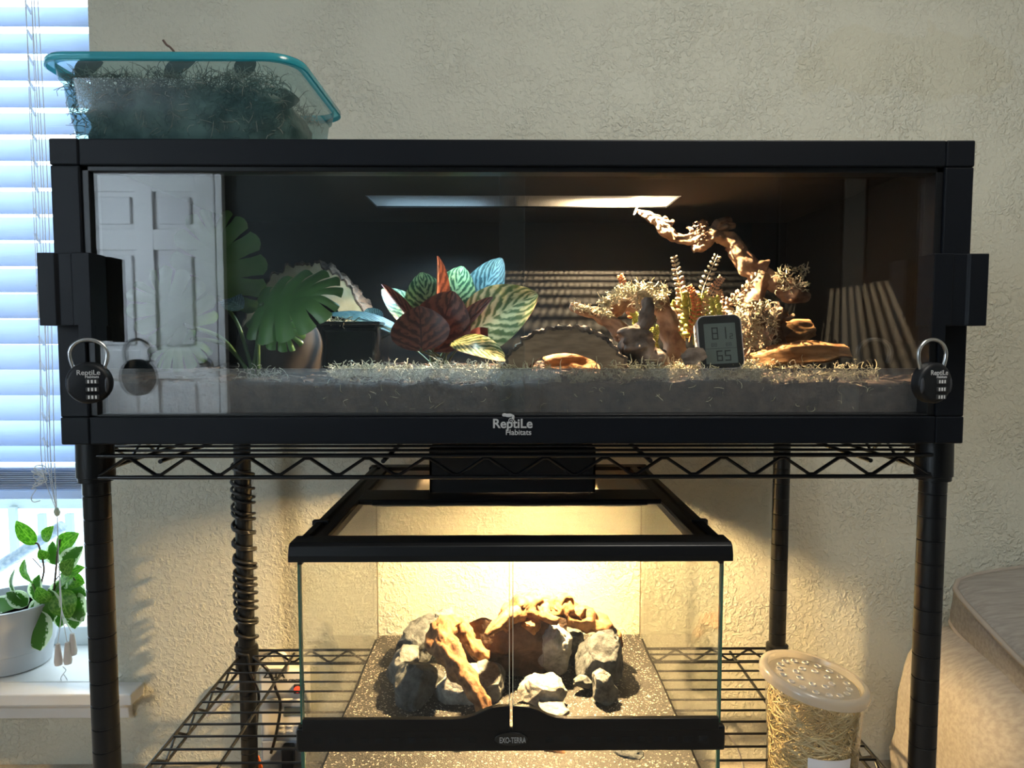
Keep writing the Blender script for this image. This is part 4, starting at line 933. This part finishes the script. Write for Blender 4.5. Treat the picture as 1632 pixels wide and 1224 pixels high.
strands(mb, 2600, lambda: (U(TX0 + .035, TX1 - .035), random.choice((U(TY0 + .030, TY0 + .04), U(TY0 + .035, TY1 - .035))), TZ0 + .012 + (H * .74) * R() ** .6), .030, .0006, .9)
def topm():
    x, y = U(TX0 + .03, TX1 - .03), U(TY0 + .035, TY1 - .03); return (x, y, tub_h(x, y) + .004)
strands(mb, 900, topm, .030, .0006, .9)
single('tub_moss', mb, tmoss, 'heap of grey brown moss stored in the teal tub', 'moss', smooth=180, kind='stuff', fixn=False)
lfm = M('tub_dark_leaf', (.03, .035, .03), rough=.7)
for k, (a, b, w) in enumerate((((120, 122), (165, 100), .03), ((262, 122), (312, 98), .026), ((378, 122), (408, 98), .03), ((430, 165), (478, 160), .035))):
    single('dark_leaf', leaf(W(*a, 1.03), W(*b, 1.04), w, (0, -1, .3), .1), [lfm, lfm], ['dark dried leaf at the window end of the moss tub', 'dark dried leaf near the middle of the moss tub', 'tall dark dried leaf below the teal rim corner', 'dark pointed leaf near the slanted tub side', 'low dark leaf in the tub corner by the window'][k], 'leaf', smooth=180, fixn=False, group='dried leaves in the teal tub')
single('dry_twig', MB().tube(cr_path([W(285, 92, 1.0), W(272, 76, 1.0), W(266, 72, 1.0), W(260, 64, 1.0)], 4), .0016, 6), brown_stem, 'dry brown twig sticking up over the teal tub rim', 'twig', smooth=80)

# ================================================================= LOWER TERRARIUM
XT = -.0085; AX0, AX1 = XT - .306, XT + .306; AY0, AY1 = .985, 1.595; AZ0, AZ1 = Z(-.7185), Z(-.290)
te = thing('glass_terrarium', 'black framed glass terrarium with rocks on the lower shelf', 'terrarium', (XT, 1.29, AZ0))
tg = glass('terrarium_glass', (.985, .995, .985), 1.42)
tge = M('glass_edge_green', (.05, .14, .10), rough=.15)
FZ = Z(-.3155)
def T_(name, *a, m=blackp, bevel=.002, **k): return part(name, MB().box(*a), m, te, bevel=bevel, **k)
T_('side_glass', AX0 + .002, AX0 + .006, AY0 + .012, AY1 - .008, AZ0 + .02, FZ + .01, m=tg, bevel=0); T_('side_glass', AX1 - .006, AX1 - .002, AY0 + .012, AY1 - .008, AZ0 + .02, FZ + .01, m=tg, bevel=0)
T_('back_glass', AX0 + .007, AX1 - .007, AY1 - .012, AY1 - .008, AZ0 + .02, FZ + .01, m=tg, bevel=0)
for x in (AX0 + .0015, AX1 - .0065): T_('glass_edge', x, x + .005, AY0 + .008, AY0 + .012, AZ0 + .02, FZ, m=tge, bevel=0)
seam = M('silicone_seam', (.10, .08, .05), rough=.5)
for x in (AX0 + .006, AX1 - .008): T_('silicone_seam', x, x + .002, AY1 - .016, AY1 - .014, AZ0 + .02, FZ, m=seam, bevel=0)
PZ0, PZ1 = Z(-.5945), Z(-.5585)
T_('front_glass', AX0 + .008, AX1 - .008, AY0 + .006, AY0 + .010, AZ0 + .02, PZ0 + .004, m=tg, bevel=0)
T_('base_frame', AX0 - .004, AX1 + .004, AY0 - .002, AY1 + .002, AZ0, AZ0 + .022)
fp = T_('vent_panel', AX0 - .002, AX1 + .002, AY0 - .004, AY0 + .010, PZ0, PZ1, bevel=.003)
mb = MB()
for k in range(26):
    x = AX0 + .03 + k * (AX1 - AX0 - .06) / 25
    if abs(x - XT) > .05: mb.box(x - .006, x + .006, AY0 - .0044, AY0 - .003, (PZ0 + PZ1) / 2 - .004, (PZ0 + PZ1) / 2 + .004)
part('vent_slots', mb, M('vent_dark', (.002, .002, .002), rough=.9), fp, kind='stuff')
lp = part('lock_plate', MB().prism([Vector((XT + .024 * math.cos(a), AY0 - .004, (PZ0 + PZ1) / 2 + .002 + .010 * math.sin(a))) for a in [2 * math.pi * k / 24 for k in range(24)]], (0, -.0025, 0)), M('lock_black', (.012, .012, .012), rough=.25), te, bevel=.0008)
text('lettering', 'EXO-TERRA', (XT + .002, AY0 - .0068, (PZ0 + PZ1) / 2 - .003), .0115, M('dim_print', (.25, .25, .25), rough=.5), te, bold=.0002, sx=.62)
# doors: two panes with a black rail that swells to the centre
gap = .0018
for s_, (xa, xb) in ((-1, (AX0 + .0075, XT - gap)), (1, (XT + gap, AX1 - .0075))):
    dz0 = PZ1 - .004
    do = part('door', MB().pane(xa, xb, AY0 - .002, AY0 + .0025, dz0, FZ - .001), [tg, edge_m], te)
    pts = []; n = 24
    for k in range(n + 1):
        x = xa + (xb - xa) * k / n; d = abs(x - XT); hump = .019 * (1 / (1 + math.exp((d - .045) / .0085)))
        pts.append((x, PZ1 + .0125 + hump))
    o = [Vector((x, AY0 - .0045, z_)) for x, z_ in pts] + [Vector((xb, AY0 - .0045, dz0 - .001)), Vector((xa, AY0 - .0045, dz0 - .001))]
    part('door_rail', MB().prism(o, (0, .009, 0)), blackp, do, bevel=.001)
    part('glass_edge', MB().box(*( (xb - .0012, xb) if s_ < 0 else (xa, xa + .0012)), AY0 - .0024, AY0 + .0027, PZ1 + .01, FZ + .004), M('door_edge_glass', (.50, .47, .36), rough=.2), do)
    xh = AX0 + .006 if s_ < 0 else AX1 - .012
    part('hinge_pin', MB().box(xh, xh + .006, AY0 - .005, AY0 + .004, FZ - .004, FZ + .006), blackp, do)
# top frame
def ringframe(y0, y1): pass
FX0, FX1 = AX0 - .007, AX1 + .007
tf = part('top_frame', MB().prism([Vector((FX0, AY0 - .008, FZ)), Vector((FX0, AY0 - .008, FZ + .009)), Vector((FX0, AY0 - .004, AZ1 - .004)), Vector((FX0, AY0 + .002, AZ1)), Vector((FX0, AY0 + .039, AZ1)), Vector((FX0, AY0 + .039, FZ + .003)), Vector((FX0, AY0 + .01, FZ))], (FX1 - FX0, 0, 0)), blackp, te, bevel=.0012)
for s_ in (-1, 1):
    xo = FX0 if s_ < 0 else FX1
    pr = [(0, FZ), (0, FZ + .009), (.004, AZ1 - .004), (.008, AZ1), (.018, AZ1), (.020, AZ1 - .004), (.026, AZ1 - .004), (.028, AZ1), (.043, AZ1 - .001), (.043, FZ + .006), (.012, FZ)]
    part('top_side_rail', MB().prism([Vector((xo - s_ * a, AY0 + .030, z_)) for a, z_ in pr], (0, AY1 - AY0 - .025, 0)), blackp, te, bevel=.001)
    part('rail_joint', MB().box(*sorted((xo - s_ * .001, xo - s_ * .027)), 1.10, 1.112, AZ1 - .006, AZ1 + .0015), blackp, te, bevel=.001)
ix0, ix1 = FX0 + .043, FX1 - .043
T_('top_back_rail', FX0, FX1, AY1 - .028, AY1 + .008, FZ, AZ1)
T_('crossbar', ix0 - .002, ix1 + .002, 1.250, 1.334, AZ1 - .010, AZ1); T_('crossbar_lip', ix0 + .025, ix1 - .025, 1.243, 1.252, AZ1 - .010, AZ1 - .003, bevel=.001)
tmesh = M('screen_wire', (.20, .18, .15), rough=.5, metal=.3)
for (y0, y1) in ((AY0 + .038, 1.252), (1.332, AY1 - .026)):
    mb = MB(); x = ix0 - .002
    while x < ix1 + .002: mb.box(x, x + .00030, y0, y1, AZ1 - .008, AZ1 - .0077); x += .0020
    y = y0
    while y < y1: mb.box(ix0 - .002, ix1 + .002, y, y + .00030, AZ1 - .0077, AZ1 - .0074); y += .0020
    part('mesh_screen', mb, tmesh, te, kind='stuff')
# light hood
HX0, HX1, HY0, HY1, HZ0, HZ1 = -.158, .151, 1.306, 1.50, AZ1 + .0005, Z(-.207)
hd = thing('light_hood', 'black box light hood standing on the glass terrarium', 'lamp', ((HX0 + HX1) / 2, 1.4, HZ0))
mb = MB().box(HX0, HX1, HY0, HY0 + .004, HZ0, HZ1).box(HX0, HX1, HY1 - .004, HY1, HZ0, HZ1).box(HX0, HX0 + .004, HY0, HY1, HZ0, HZ1).box(HX1 - .004, HX1, HY0, HY1, HZ0, HZ1).box(HX0, HX1, HY0, HY1, HZ1 - .004, HZ1)
part('housing', mb, M('hood_black', (.012, .011, .011), rough=.5), hd)
bc = Vector((.058, 1.405, HZ0 + .070))
part('bulb', MB().lathe([(0, -.020), (.014, -.017), (.022, -.006), (.022, .0), (.012, .004), (0, .004)], bc, 20), emis('warm_bulb', (1, .74, .38), 30), hd, smooth=80)
lamp('hood_light', 'SPOT', bc + Vector((0, 0, -.0225)), 225, (1, .66, .30), .012, 168, .25)
# sand
def sand_h(x, y): return Z(-.682) + .006 * noise.noise(Vector((x * 7, y * 7, 1))) + .004 * max(0, (y - 1.2))
def sand_material():
    m, nt, b, N, L = _nodes('dark_sand'); tc = N.new('ShaderNodeTexCoord')
    v = N.new('ShaderNodeTexVoronoi'); v.inputs['Scale'].default_value = 420; L.new(tc.outputs['Object'], v.inputs[0])
    sp = N.new('ShaderNodeSeparateColor'); L.new(v.outputs['Color'], sp.inputs[0])
    cr = N.new('ShaderNodeValToRGB'); e = cr.color_ramp.elements; e[0].position = .30; e[0].color = (.007, .0065, .006, 1); e[1].position = .90; e[1].color = (.026, .024, .021, 1)
    q = e.new(.975); q.color = (.45, .40, .33, 1)
    L.new(sp.outputs[0], cr.inputs[0]); L.new(cr.outputs[0], b.inputs['Base Color']); b.inputs['Roughness'].default_value = .6
    bp = N.new('ShaderNodeBump'); bp.inputs['Strength'].default_value = .6; bp.inputs['Distance'].default_value = .0015; L.new(v.outputs['Distance'], bp.inputs['Height']); L.new(bp.outputs[0], b.inputs['Normal'])
    return m
sandm = sand_material()
gx0, gx1, gy0, gy1 = AX0 + .0075, AX1 - .0075, AY0 + .0115, AY1 - .0135
mb = MB().grid(lambda u, v: Vector((gx0 + (gx1 - gx0) * u, gy0 + (gy1 - gy0) * v, sand_h(gx0 + (gx1 - gx0) * u, gy0 + (gy1 - gy0) * v))), 50, 50)
mb.grid(lambda u, v: Vector((gx0 + (gx1 - gx0) * u, gy0, AZ0 + .0225 + (sand_h(gx0 + (gx1 - gx0) * u, gy0) - AZ0 - .0225) * v)), 50, 2)
for x in (gx0, gx1): mb.grid(lambda u, v: Vector((x, gy0 + (gy1 - gy0) * u, AZ0 + .0225 + (sand_h(x, gy0 + (gy1 - gy0) * u) - AZ0 - .0225) * v)), 50, 2)
single('sand_bed', mb, sandm, 'sparkling dark grey sand bed on the glass terrarium floor', 'sand', smooth=180, kind='stuff')
mb = MB()
for k in range(1500):
    x, y = U(gx0 + .002, gx1 - .002), U(gy0 + .002, gy1 - .002); s_ = U(.0005, .0010); c = Vector((x, y, sand_h(x, y) + s_ * .3))
    a = U(0, 6.3); d = Vector((math.cos(a), math.sin(a), 0)) * s_; e_ = Vector((-math.sin(a), math.cos(a), 0)) * s_
    mb.add([c + d, c + e_, c - d, c - e_, c + Vector((0, 0, s_))], [(0, 1, 4), (1, 2, 4), (2, 3, 4), (3, 0, 4)])
single('sand_grains', mb, M('sand_grain', (.50, .46, .38), (.75, .70, .60), scale=300, rough=.4), 'loose pale coarse grains scattered over the dark sand bed', 'sand', kind='stuff')

# ---------------------------------------------------------------- rocks and wood in the terrarium
def rockmat(name, d, l, s):
    m, nt, b, N, L = _nodes(name); tc = N.new('ShaderNodeTexCoord')
    n1 = N.new('ShaderNodeTexNoise'); n1.inputs['Scale'].default_value = s; n1.inputs['Detail'].default_value = 8; n1.inputs['Roughness'].default_value = .65; L.new(tc.outputs['Object'], n1.inputs[0])
    v = N.new('ShaderNodeTexVoronoi'); v.feature = 'DISTANCE_TO_EDGE'; v.inputs['Scale'].default_value = s * .9; L.new(tc.outputs['Object'], v.inputs[0])
    cr = N.new('ShaderNodeValToRGB'); e = cr.color_ramp.elements; e[0].position = .36; e[0].color = (*d, 1); e[1].position = .64; e[1].color = (*l, 1)
    L.new(n1.outputs[0], cr.inputs[0]); L.new(cr.outputs[0], b.inputs['Base Color']); b.inputs['Roughness'].default_value = .8
    ad = N.new('ShaderNodeMath'); ad.operation = 'ADD'; L.new(n1.outputs[0], ad.inputs[0])
    cl_ = N.new('ShaderNodeMath'); cl_.operation = 'MINIMUM'; cl_.inputs[1].default_value = .12; L.new(v.outputs[0], cl_.inputs[0]); L.new(cl_.outputs[0], ad.inputs[1])
    bp = N.new('ShaderNodeBump'); bp.inputs['Strength'].default_value = 1; bp.inputs['Distance'].default_value = .008; L.new(ad.outputs[0], bp.inputs['Height']); L.new(bp.outputs[0], b.inputs['Normal'])
    MATS[name] = m; return m
rk_d, rk_l, rk_m = rockmat('dark_slate_rock', (.022, .025, .028), (.11, .12, .125), 30), rockmat('pale_stone', (.12, .12, .118), (.40, .39, .365), 28), rockmat('mid_stone', (.035, .04, .043), (.19, .195, .19), 34)
def rock(label, cx, cy, Y, wpx, hpx, dep, mat, rot=0, sd=0, ridge=.22, name='rock', tilt=0):
    c = W(cx, cy, Y); k = Y / F
    Rm = Matrix.Rotation(math.radians(rot), 3, 'Y') @ Matrix.Rotation(math.radians(tilt), 3, 'X')
    mb = MB().ico(c, wpx * k / 2 * 1.25, dep / 2 * 1.1, hpx * k / 2 * 1.25, 5, rocky(.20, 1.4, sd, ridge * .7), rot=Rm)
    # chisel: flatten against a few planes so that faces read as broken stone
    rs = random.Random(sd * 13 + 5)
    for q in range(16):
        n = Vector((rs.uniform(-1, 1), rs.uniform(-1, .4), rs.uniform(-.5, 1))).normalized(); lim = (abs(n.x) * wpx * k / 2 + abs(n.y) * dep / 2 + abs(n.z) * hpx * k / 2) * rs.uniform(.50, .66)
        for i, p in enumerate(mb.v):
            o = (p - c).dot(n) - lim
            if o > 0: mb.v[i] = p - n * o * .97
    for i, p in enumerate(mb.v):
        f = sand_h(p.x, p.y) - .006
        if p.z < f: mb.v[i] = Vector((p.x, p.y, f))
        mb.v[i] = mb.v[i] + (p - c).normalized() * (.0022 * noise.noise(p * 110) + .0035 * noise.noise(p * 48) - .004 * abs(noise.noise(p * 30 + Vector((sd, 0, 0)))))
    return single(name, mb, mat, label, 'rock', smooth=32, group='rocks in the glass terrarium')
rock('dark ridged rock low at the window end of the rock pile', 655, 1092, 1.31, 84, 84, .12, rk_d, -28, 1)
rock('grey crusted rock at the outer edge of the dark pile', 648, 1062, 1.37, 66, 62, .09, rk_m, -25, 2)
rock('small crumbly dark rock behind the leaning brown stick', 668, 1018, 1.45, 74, 60, .09, rk_d, -30, 3)
rock('dark ridged rock topping the pile behind the stick', 705, 1000, 1.47, 66, 44, .08, rk_m, -10, 4)
rock('large speckled rock under the leaning brown stick', 742, 1100, 1.31, 120, 78, .09, rk_l, 8, 5)
rock('flat bluish rock between stick and door gap', 778, 1086, 1.31, 74, 46, .09, rk_m, 12, 6)
rock('pale leaning slab rock propped under the orange root', 884, 1028, 1.38, 70, 84, .07, rk_l, -32, 7, .12, tilt=20)
rock('rounded pale rock in front of the leaning slab', 870, 1097, 1.27, 72, 52, .08, rk_l, 4, 8, .14)
rock('big dark angular rock at the outer side of root', 960, 1050, 1.36, 82, 92, .10, rk_d, 22, 9)
rock('long narrow grey rock leaning on the dark angular rock', 960, 1096, 1.28, 34, 84, .04, rk_m, -36, 10, .15)
rock('small knobby rock squeezed between slab and dark rock', 916, 1028, 1.42, 40, 60, .06, rk_m, 0, 11)
rock('tiny pebble rock in the shadow below the slab', 930, 1086, 1.32, 28, 20, .03, rk_m, 0, 12)
rock('flat pale stone lying close to the terrarium door', 880, 1131, 1.22, 60, 14, .05, rk_l, 3, 13, .1)
rwm = M('orange_root', (.11, .045, .016), (.34, .165, .065), scale=60, rough=.8, bump=1, bscale=55, bdist=.004, detail=6, c3=(.44, .26, .13))
dkw = M('dark_brown_cork', (.055, .030, .018), (.14, .08, .05), scale=34, rough=.85, bump=1, bscale=60, bdist=.004)
st = thing('leaning_stick', 'thick orange brown stick leaning over the dark rocks', 'driftwood', W(770, 1128, 1.24))
part('stem', wood(MB(), [(776, 1134, 1.17), (754, 1096, 1.20), (730, 1062, 1.24), (708, 1030, 1.29), (706, 1008, 1.33), (724, 994, 1.38)], [12, 16, 20, 26, 25, 15], None, 16, .40, 1), rwm, st, smooth=180)
part('side_branch', wood(MB(), [(716, 996, 1.38), (738, 1002, 1.38), (748, 1024, 1.37), (766, 1044, 1.36), (775, 1052, 1.36)], [15, 15, 12, 14, 8], None, 14, .42, 4), rwm, st, smooth=180)
bark_slab('cork_cave', 'dark brown cork bark making a cave behind the door gap', W(738, 1040, 1.40), W(905, 1026, 1.40), .17, .014, dkw, .12, 4, (0, -1, -.42))
rt_ = thing('orange_root', 'knobby orange root arching over the pale slab rock', 'driftwood', W(880, 1060, 1.42))
part('arch', wood(MB(), [(800, 1000, 1.36), (824, 976, 1.38), (852, 968, 1.40), (884, 974, 1.42), (918, 986, 1.42), (950, 994, 1.42), (974, 1008, 1.41), (990, 1032, 1.40)], [12, 20, 22, 20, 18, 17, 14, 5], None, 16, .50, 7), rwm, rt_, smooth=180)
part('prong', wood(MB(), [(828, 976, 1.37), (806, 986, 1.33), (788, 1000, 1.30), (774, 1012, 1.28)], [14, 13, 9, 3], None, 14, .2, 9), rwm, rt_, smooth=180)
part('prong', wood(MB(), [(850, 968, 1.40), (848, 990, 1.38), (842, 1004, 1.36)], [16, 15, 11], None, 12, .3, 2), rwm, rt_, smooth=180)
for pts, rd in (([(884, 972, 1.41), (896, 956, 1.42), (912, 956, 1.43)], [10, 9, 4]), ([(862, 964, 1.39), (872, 984, 1.36), (890, 990, 1.35)], [12, 10, 5]), ([(920, 984, 1.41), (930, 972, 1.42), (944, 976, 1.42)], [11, 9, 5]), ([(852, 970, 1.39), (856, 952, 1.41)], [11, 6])):
    part('knob', wood(MB(), pts, rd, None, 12, .45, R() * 9), rwm, rt_, smooth=180)
part('knob', wood(MB(), [(846, 966, 1.40), (866, 958, 1.41), (892, 962, 1.43), (906, 972, 1.43)], [10, 10, 9, 5], None, 12, .4, 3), rwm, rt_, smooth=180)
wd_ = W(900, 1205, 1.06); wd_.z = 0
single('wood_chip', wood(MB(), [(868, 1192, 1.135), (895, 1202, 1.125), (916, 1210, 1.12)], [7, 7, 4], None, 10, .25, 5), rwm, 'short orange stick end lying on sand near the lower glass', 'driftwood', smooth=180)
rock('dark flat stone on the sand close to the lower glass', 1000, 1200, 1.13, 80, 22, .06, rk_d, 0, 15, .1)

# ================================================================= POWER CENTRE, CABLES
pcx0, pcx1 = W(413, 1100, 1.655).x, W(490, 1100, 1.655).x; pz1 = W(440, 1068, 1.655).z; pz0 = .02
pw = thing('power_strip', 'white digital timer power strip on the wall behind the rack', 'power strip', ((pcx0 + pcx1) / 2, 1.67, pz0))
part('body', MB().box(pcx0, pcx1, 1.655, 1.689, pz0, pz1), whitep, pw, bevel=.006)
def Wp(px, py): return W(px, py, 1.655)
text('lettering', 'ZILLA', (Wp(437, 1084).x, 1.6545, Wp(430, 1080).z), .020, M('ink_black', (.02, .02, .02), rough=.6), pw, bold=.0008)
text('lettering', 'POWER CENTER', (Wp(460, 1083).x, 1.6545, Wp(430, 1080).z - .010), .009, M('ink_black', (0, 0, 0)), pw, bold=.0002)
sw_ = part('power_switch', MB().box(Wp(446, 0).x, Wp(464, 0).x, 1.649, 1.656, Wp(0, 1106).z, Wp(0, 1092).z), M('switch_black', (.02, .02, .02), rough=.4), pw, bevel=.001)
part('indicator', MB().ico((Wp(453, 0).x, 1.649, Wp(0, 1099).z), .009, .004, .008, 3), emis('red_glow', (1, .06, .02), 1.6), sw_, smooth=80)
part('timer_housing', MB().box(pcx0 + .004, pcx1 - .003, 1.648, 1.656, Wp(0, 1176).z, Wp(0, 1114).z), M('warm_white_plastic', (.72, .68, .62), rough=.4), pw, bevel=.005)
part('display', MB().box(Wp(430, 0).x, Wp(462, 0).x, 1.6465, 1.649, Wp(0, 1140).z, Wp(0, 1126).z), M('lcd_green_grey', (.11, .13, .13), rough=.3), pw, bevel=.0006)
for i in range(2):
    for k in range(4): part('button', MB().ico((Wp(424 + 14 * k, 0).x, 1.648, Wp(0, 1157 + 9 * i).z), .008, .003, .004, 2), M('grey_button', (.45, .45, .47), rough=.4), pw, smooth=80)
part('socket_strip', MB().box(pcx0 + .004, pcx1 - .003, 1.650, 1.656, pz0 + .01, Wp(0, 1182).z), M('grey_socket', (.42, .44, .48), rough=.4), pw, bevel=.003)
for k in range(3):
    for j in range(2): part('socket_hole', MB().box(Wp(462 + 8 * j, 0).x, Wp(464 + 8 * j, 0).x, 1.6492, 1.651, Wp(0, 1204 + 18 * k).z, Wp(0, 1198 + 18 * k).z), M('hole_dark', (.02, .02, .02)), pw)
cab = M('black_cable', (.010, .010, .011), rough=.32)
hel = []
def helix(z0, z1, turns, r, ph):
    o = []
    for k in range(int(turns * 14) + 1):
        t = k / (turns * 14); a = ph + t * turns * 2 * math.pi
        rr_ = r + .0025 * noise.noise(Vector((t * 30, ph, 0)))
        o.append(Vector((-PX + rr_ * math.cos(a), PY1 + rr_ * math.sin(a), z0 + (z1 - z0) * t + .006 * noise.noise(Vector((t * 18, 3, ph))))))
    return o
h_a = helix(Z(-.27), Z(-.700), 12.5, .0235, 0) ; h_b = helix(Z(-.33), Z(-.715), 9.5, .0245, 2.0)
single('wrapped_cable', MB().tube(h_a + cr_path([h_a[-1], W(425, 1066, 1.56), W(440, 1100, 1.60), W(447, 1125, 1.625), W(440, 1170, 1.63), W(432, 1200, 1.635)], 6), .0036, 8), cab, 'black cable wound around the rear post nearest the window', 'cable', smooth=80)
single('wrapped_cable', MB().tube(h_b + cr_path([h_b[-1], W(400, 1075, 1.56), W(412, 1105, 1.60), W(410, 1140, 1.61), W(404, 1230, 1.61)], 6), .0034, 8), cab, 'thinner black cable twisting lower and dropping straight down the rear post', 'cable', smooth=80)
pg = thing('black_plug', 'black power plug in the white timer power strip', 'plug', W(432, 1224, 1.64))
part('body', MB().box(W(424, 0, 1.64).x, W(444, 0, 1.64).x, 1.625, 1.649, W(0, 1224, 1.64).z, W(0, 1188, 1.64).z), cab, pg, bevel=.005)
single('orange_tag', MB().prism([W(394, 1224, 1.60), W(418, 1224, 1.60), W(412, 1206, 1.60), W(408, 1204, 1.60)], (0, .004, 0)), M('orange_plastic', (.85, .16, .03), rough=.4), 'small orange tag at the foot of the wrapped rear post', 'tag')
single('white_cable', MB().tube(cr_path([W(330, 1140, 1.66), W(360, 1110, 1.66), W(388, 1080, 1.65), W(408, 1050, 1.64), W(430, 1037, 1.635), W(452, 1044, 1.635), W(458, 1060, 1.65), W(455, 1072, 1.665)], 8), .0062, 10), M('white_cable', (.72, .66, .60), rough=.5), 'thick white cable looping over the timer power strip', 'cable', smooth=80)
single('thin_white_cord', MB().tube(cr_path([W(1130, 1150, 1.45), W(1158, 1168, 1.45), W(1176, 1195, 1.45), W(1190, 1240, 1.45)], 8), .0022, 8), M('white_cable', (.7, .7, .7)), 'thin white cord hanging between terrarium and lidded cup', 'cord', smooth=80)

# ================================================================= LIDDED CUP
cx_ = W(1299, 1083, 1.06); cb_ = Vector((cx_.x, 1.065, ZL + .0032))
dc = thing('plastic_cup', 'clear plastic cup of wood wool with a perforated lid', 'cup', cb_)
hc_ = cx_.z - cb_.z
clr = glass('clear_plastic', (.95, .95, .93), 1.42, haze=.07, haze_col=(.8, .78, .72), rough=.15)
part('body', MB().lathe([(0, .0), (.060, .0), (.063, .003), (.0715, hc_ - .012), (.0725, hc_ - .004)], cb_, 48), clr, dc, smooth=50)
tl_ = Matrix.Rotation(math.radians(9), 3, 'Y') @ Matrix.Rotation(math.radians(2), 3, 'X')
lidm = glass('frosted_lid', (.92, .90, .86), 1.42, haze=.55, haze_col=(.74, .70, .63), rough=.2)
lc_ = Vector((cx_.x, 1.065, cx_.z))
ld = part('lid', MB().lathe([(0, .0), (.064, .0), (.068, -.003), (.0695, .001), (.0705, .006), (.075, .0075), (.080, .005), (.0815, .000), (.081, -.008), (.078, -.009)], lc_, 56, M3=tl_), lidm, dc, smooth=60)
for n_, r_ in ((8, .026), (17, .051)):
    for k in range(n_):
        a = 2 * math.pi * k / n_ + .3; p = lc_ + tl_ @ Vector((r_ * math.cos(a), r_ * math.sin(a), .0006))
        part('air_hole', MB().lathe([(.0036, -.0008), (.0043, .0012), (.0050, .0012), (.0057, -.0004)], p, 14, M3=tl_), M('lid_ridge', (.50, .47, .42), rough=.3), ld, smooth=60)
woolm = M('wood_wool', (.50, .38, .17), (.78, .66, .40), scale=20, rough=.7)
mb = MB()
for k in range(620):
    a = U(0, 6.3); z_ = U(.012, hc_ - .028); rad = (.061 + .0075 * z_ / hc_) * (.97 if k < 260 else U(.5, .95)); p = cb_ + Vector((rad * math.cos(a), rad * math.sin(a), z_))
    pts = [p]; ang = a; tz = U(-.5, .5); kz = U(-.25, .25)
    for i in range(12):
        ang += U(.05, .16) * (1 if k % 2 else -1); tz += kz
        rad2 = min(.061 + .008 * (z_ / hc_), rad + .002 * math.sin(i)); z_ = min(hc_ - .012, max(.008, z_ + .006 * math.sin(tz)))
        pts.append(cb_ + Vector((rad2 * math.cos(ang), rad2 * math.sin(ang), z_)))
    mb.tube(pts, U(.0006, .0011), 4, cap=False)
single('wood_wool', mb, woolm, 'tangled straw coloured wood wool inside the lidded cup', 'wood wool', smooth=180, kind='stuff', fixn=False)
a_ = [math.radians(t) for t in range(-112, -60, 4)]
lz0, lz1 = W(1290, 1300, .995).z - cb_.z, W(1290, 1212, .995).z - cb_.z
part('paper_label', MB().grid(lambda u, v: cb_ + Vector(((.0655 + .006 * v) * math.cos(math.radians(-118 + 52 * u)), (.0655 + .006 * v) * math.sin(math.radians(-118 + 52 * u)), max(.01, lz0) + (lz1 - max(.01, lz0)) * v)), 14, 2), M('paper_white', (.74, .72, .74), rough=.7), dc, smooth=180)

# lettering becomes plain mesh
bpy.context.view_layer.update()
dg = bpy.context.evaluated_depsgraph_get()
for o in [o for o in scene.objects if o.type == 'FONT']:
    me = bpy.data.meshes.new_from_object(o.evaluated_get(dg)); nm = o.name; par = o.parent; ml = o.matrix_local.copy()
    bpy.data.objects.remove(o)
    q = bpy.data.objects.new('lettering', me); COL.objects.link(q); q.parent = par; q.matrix_local = ml
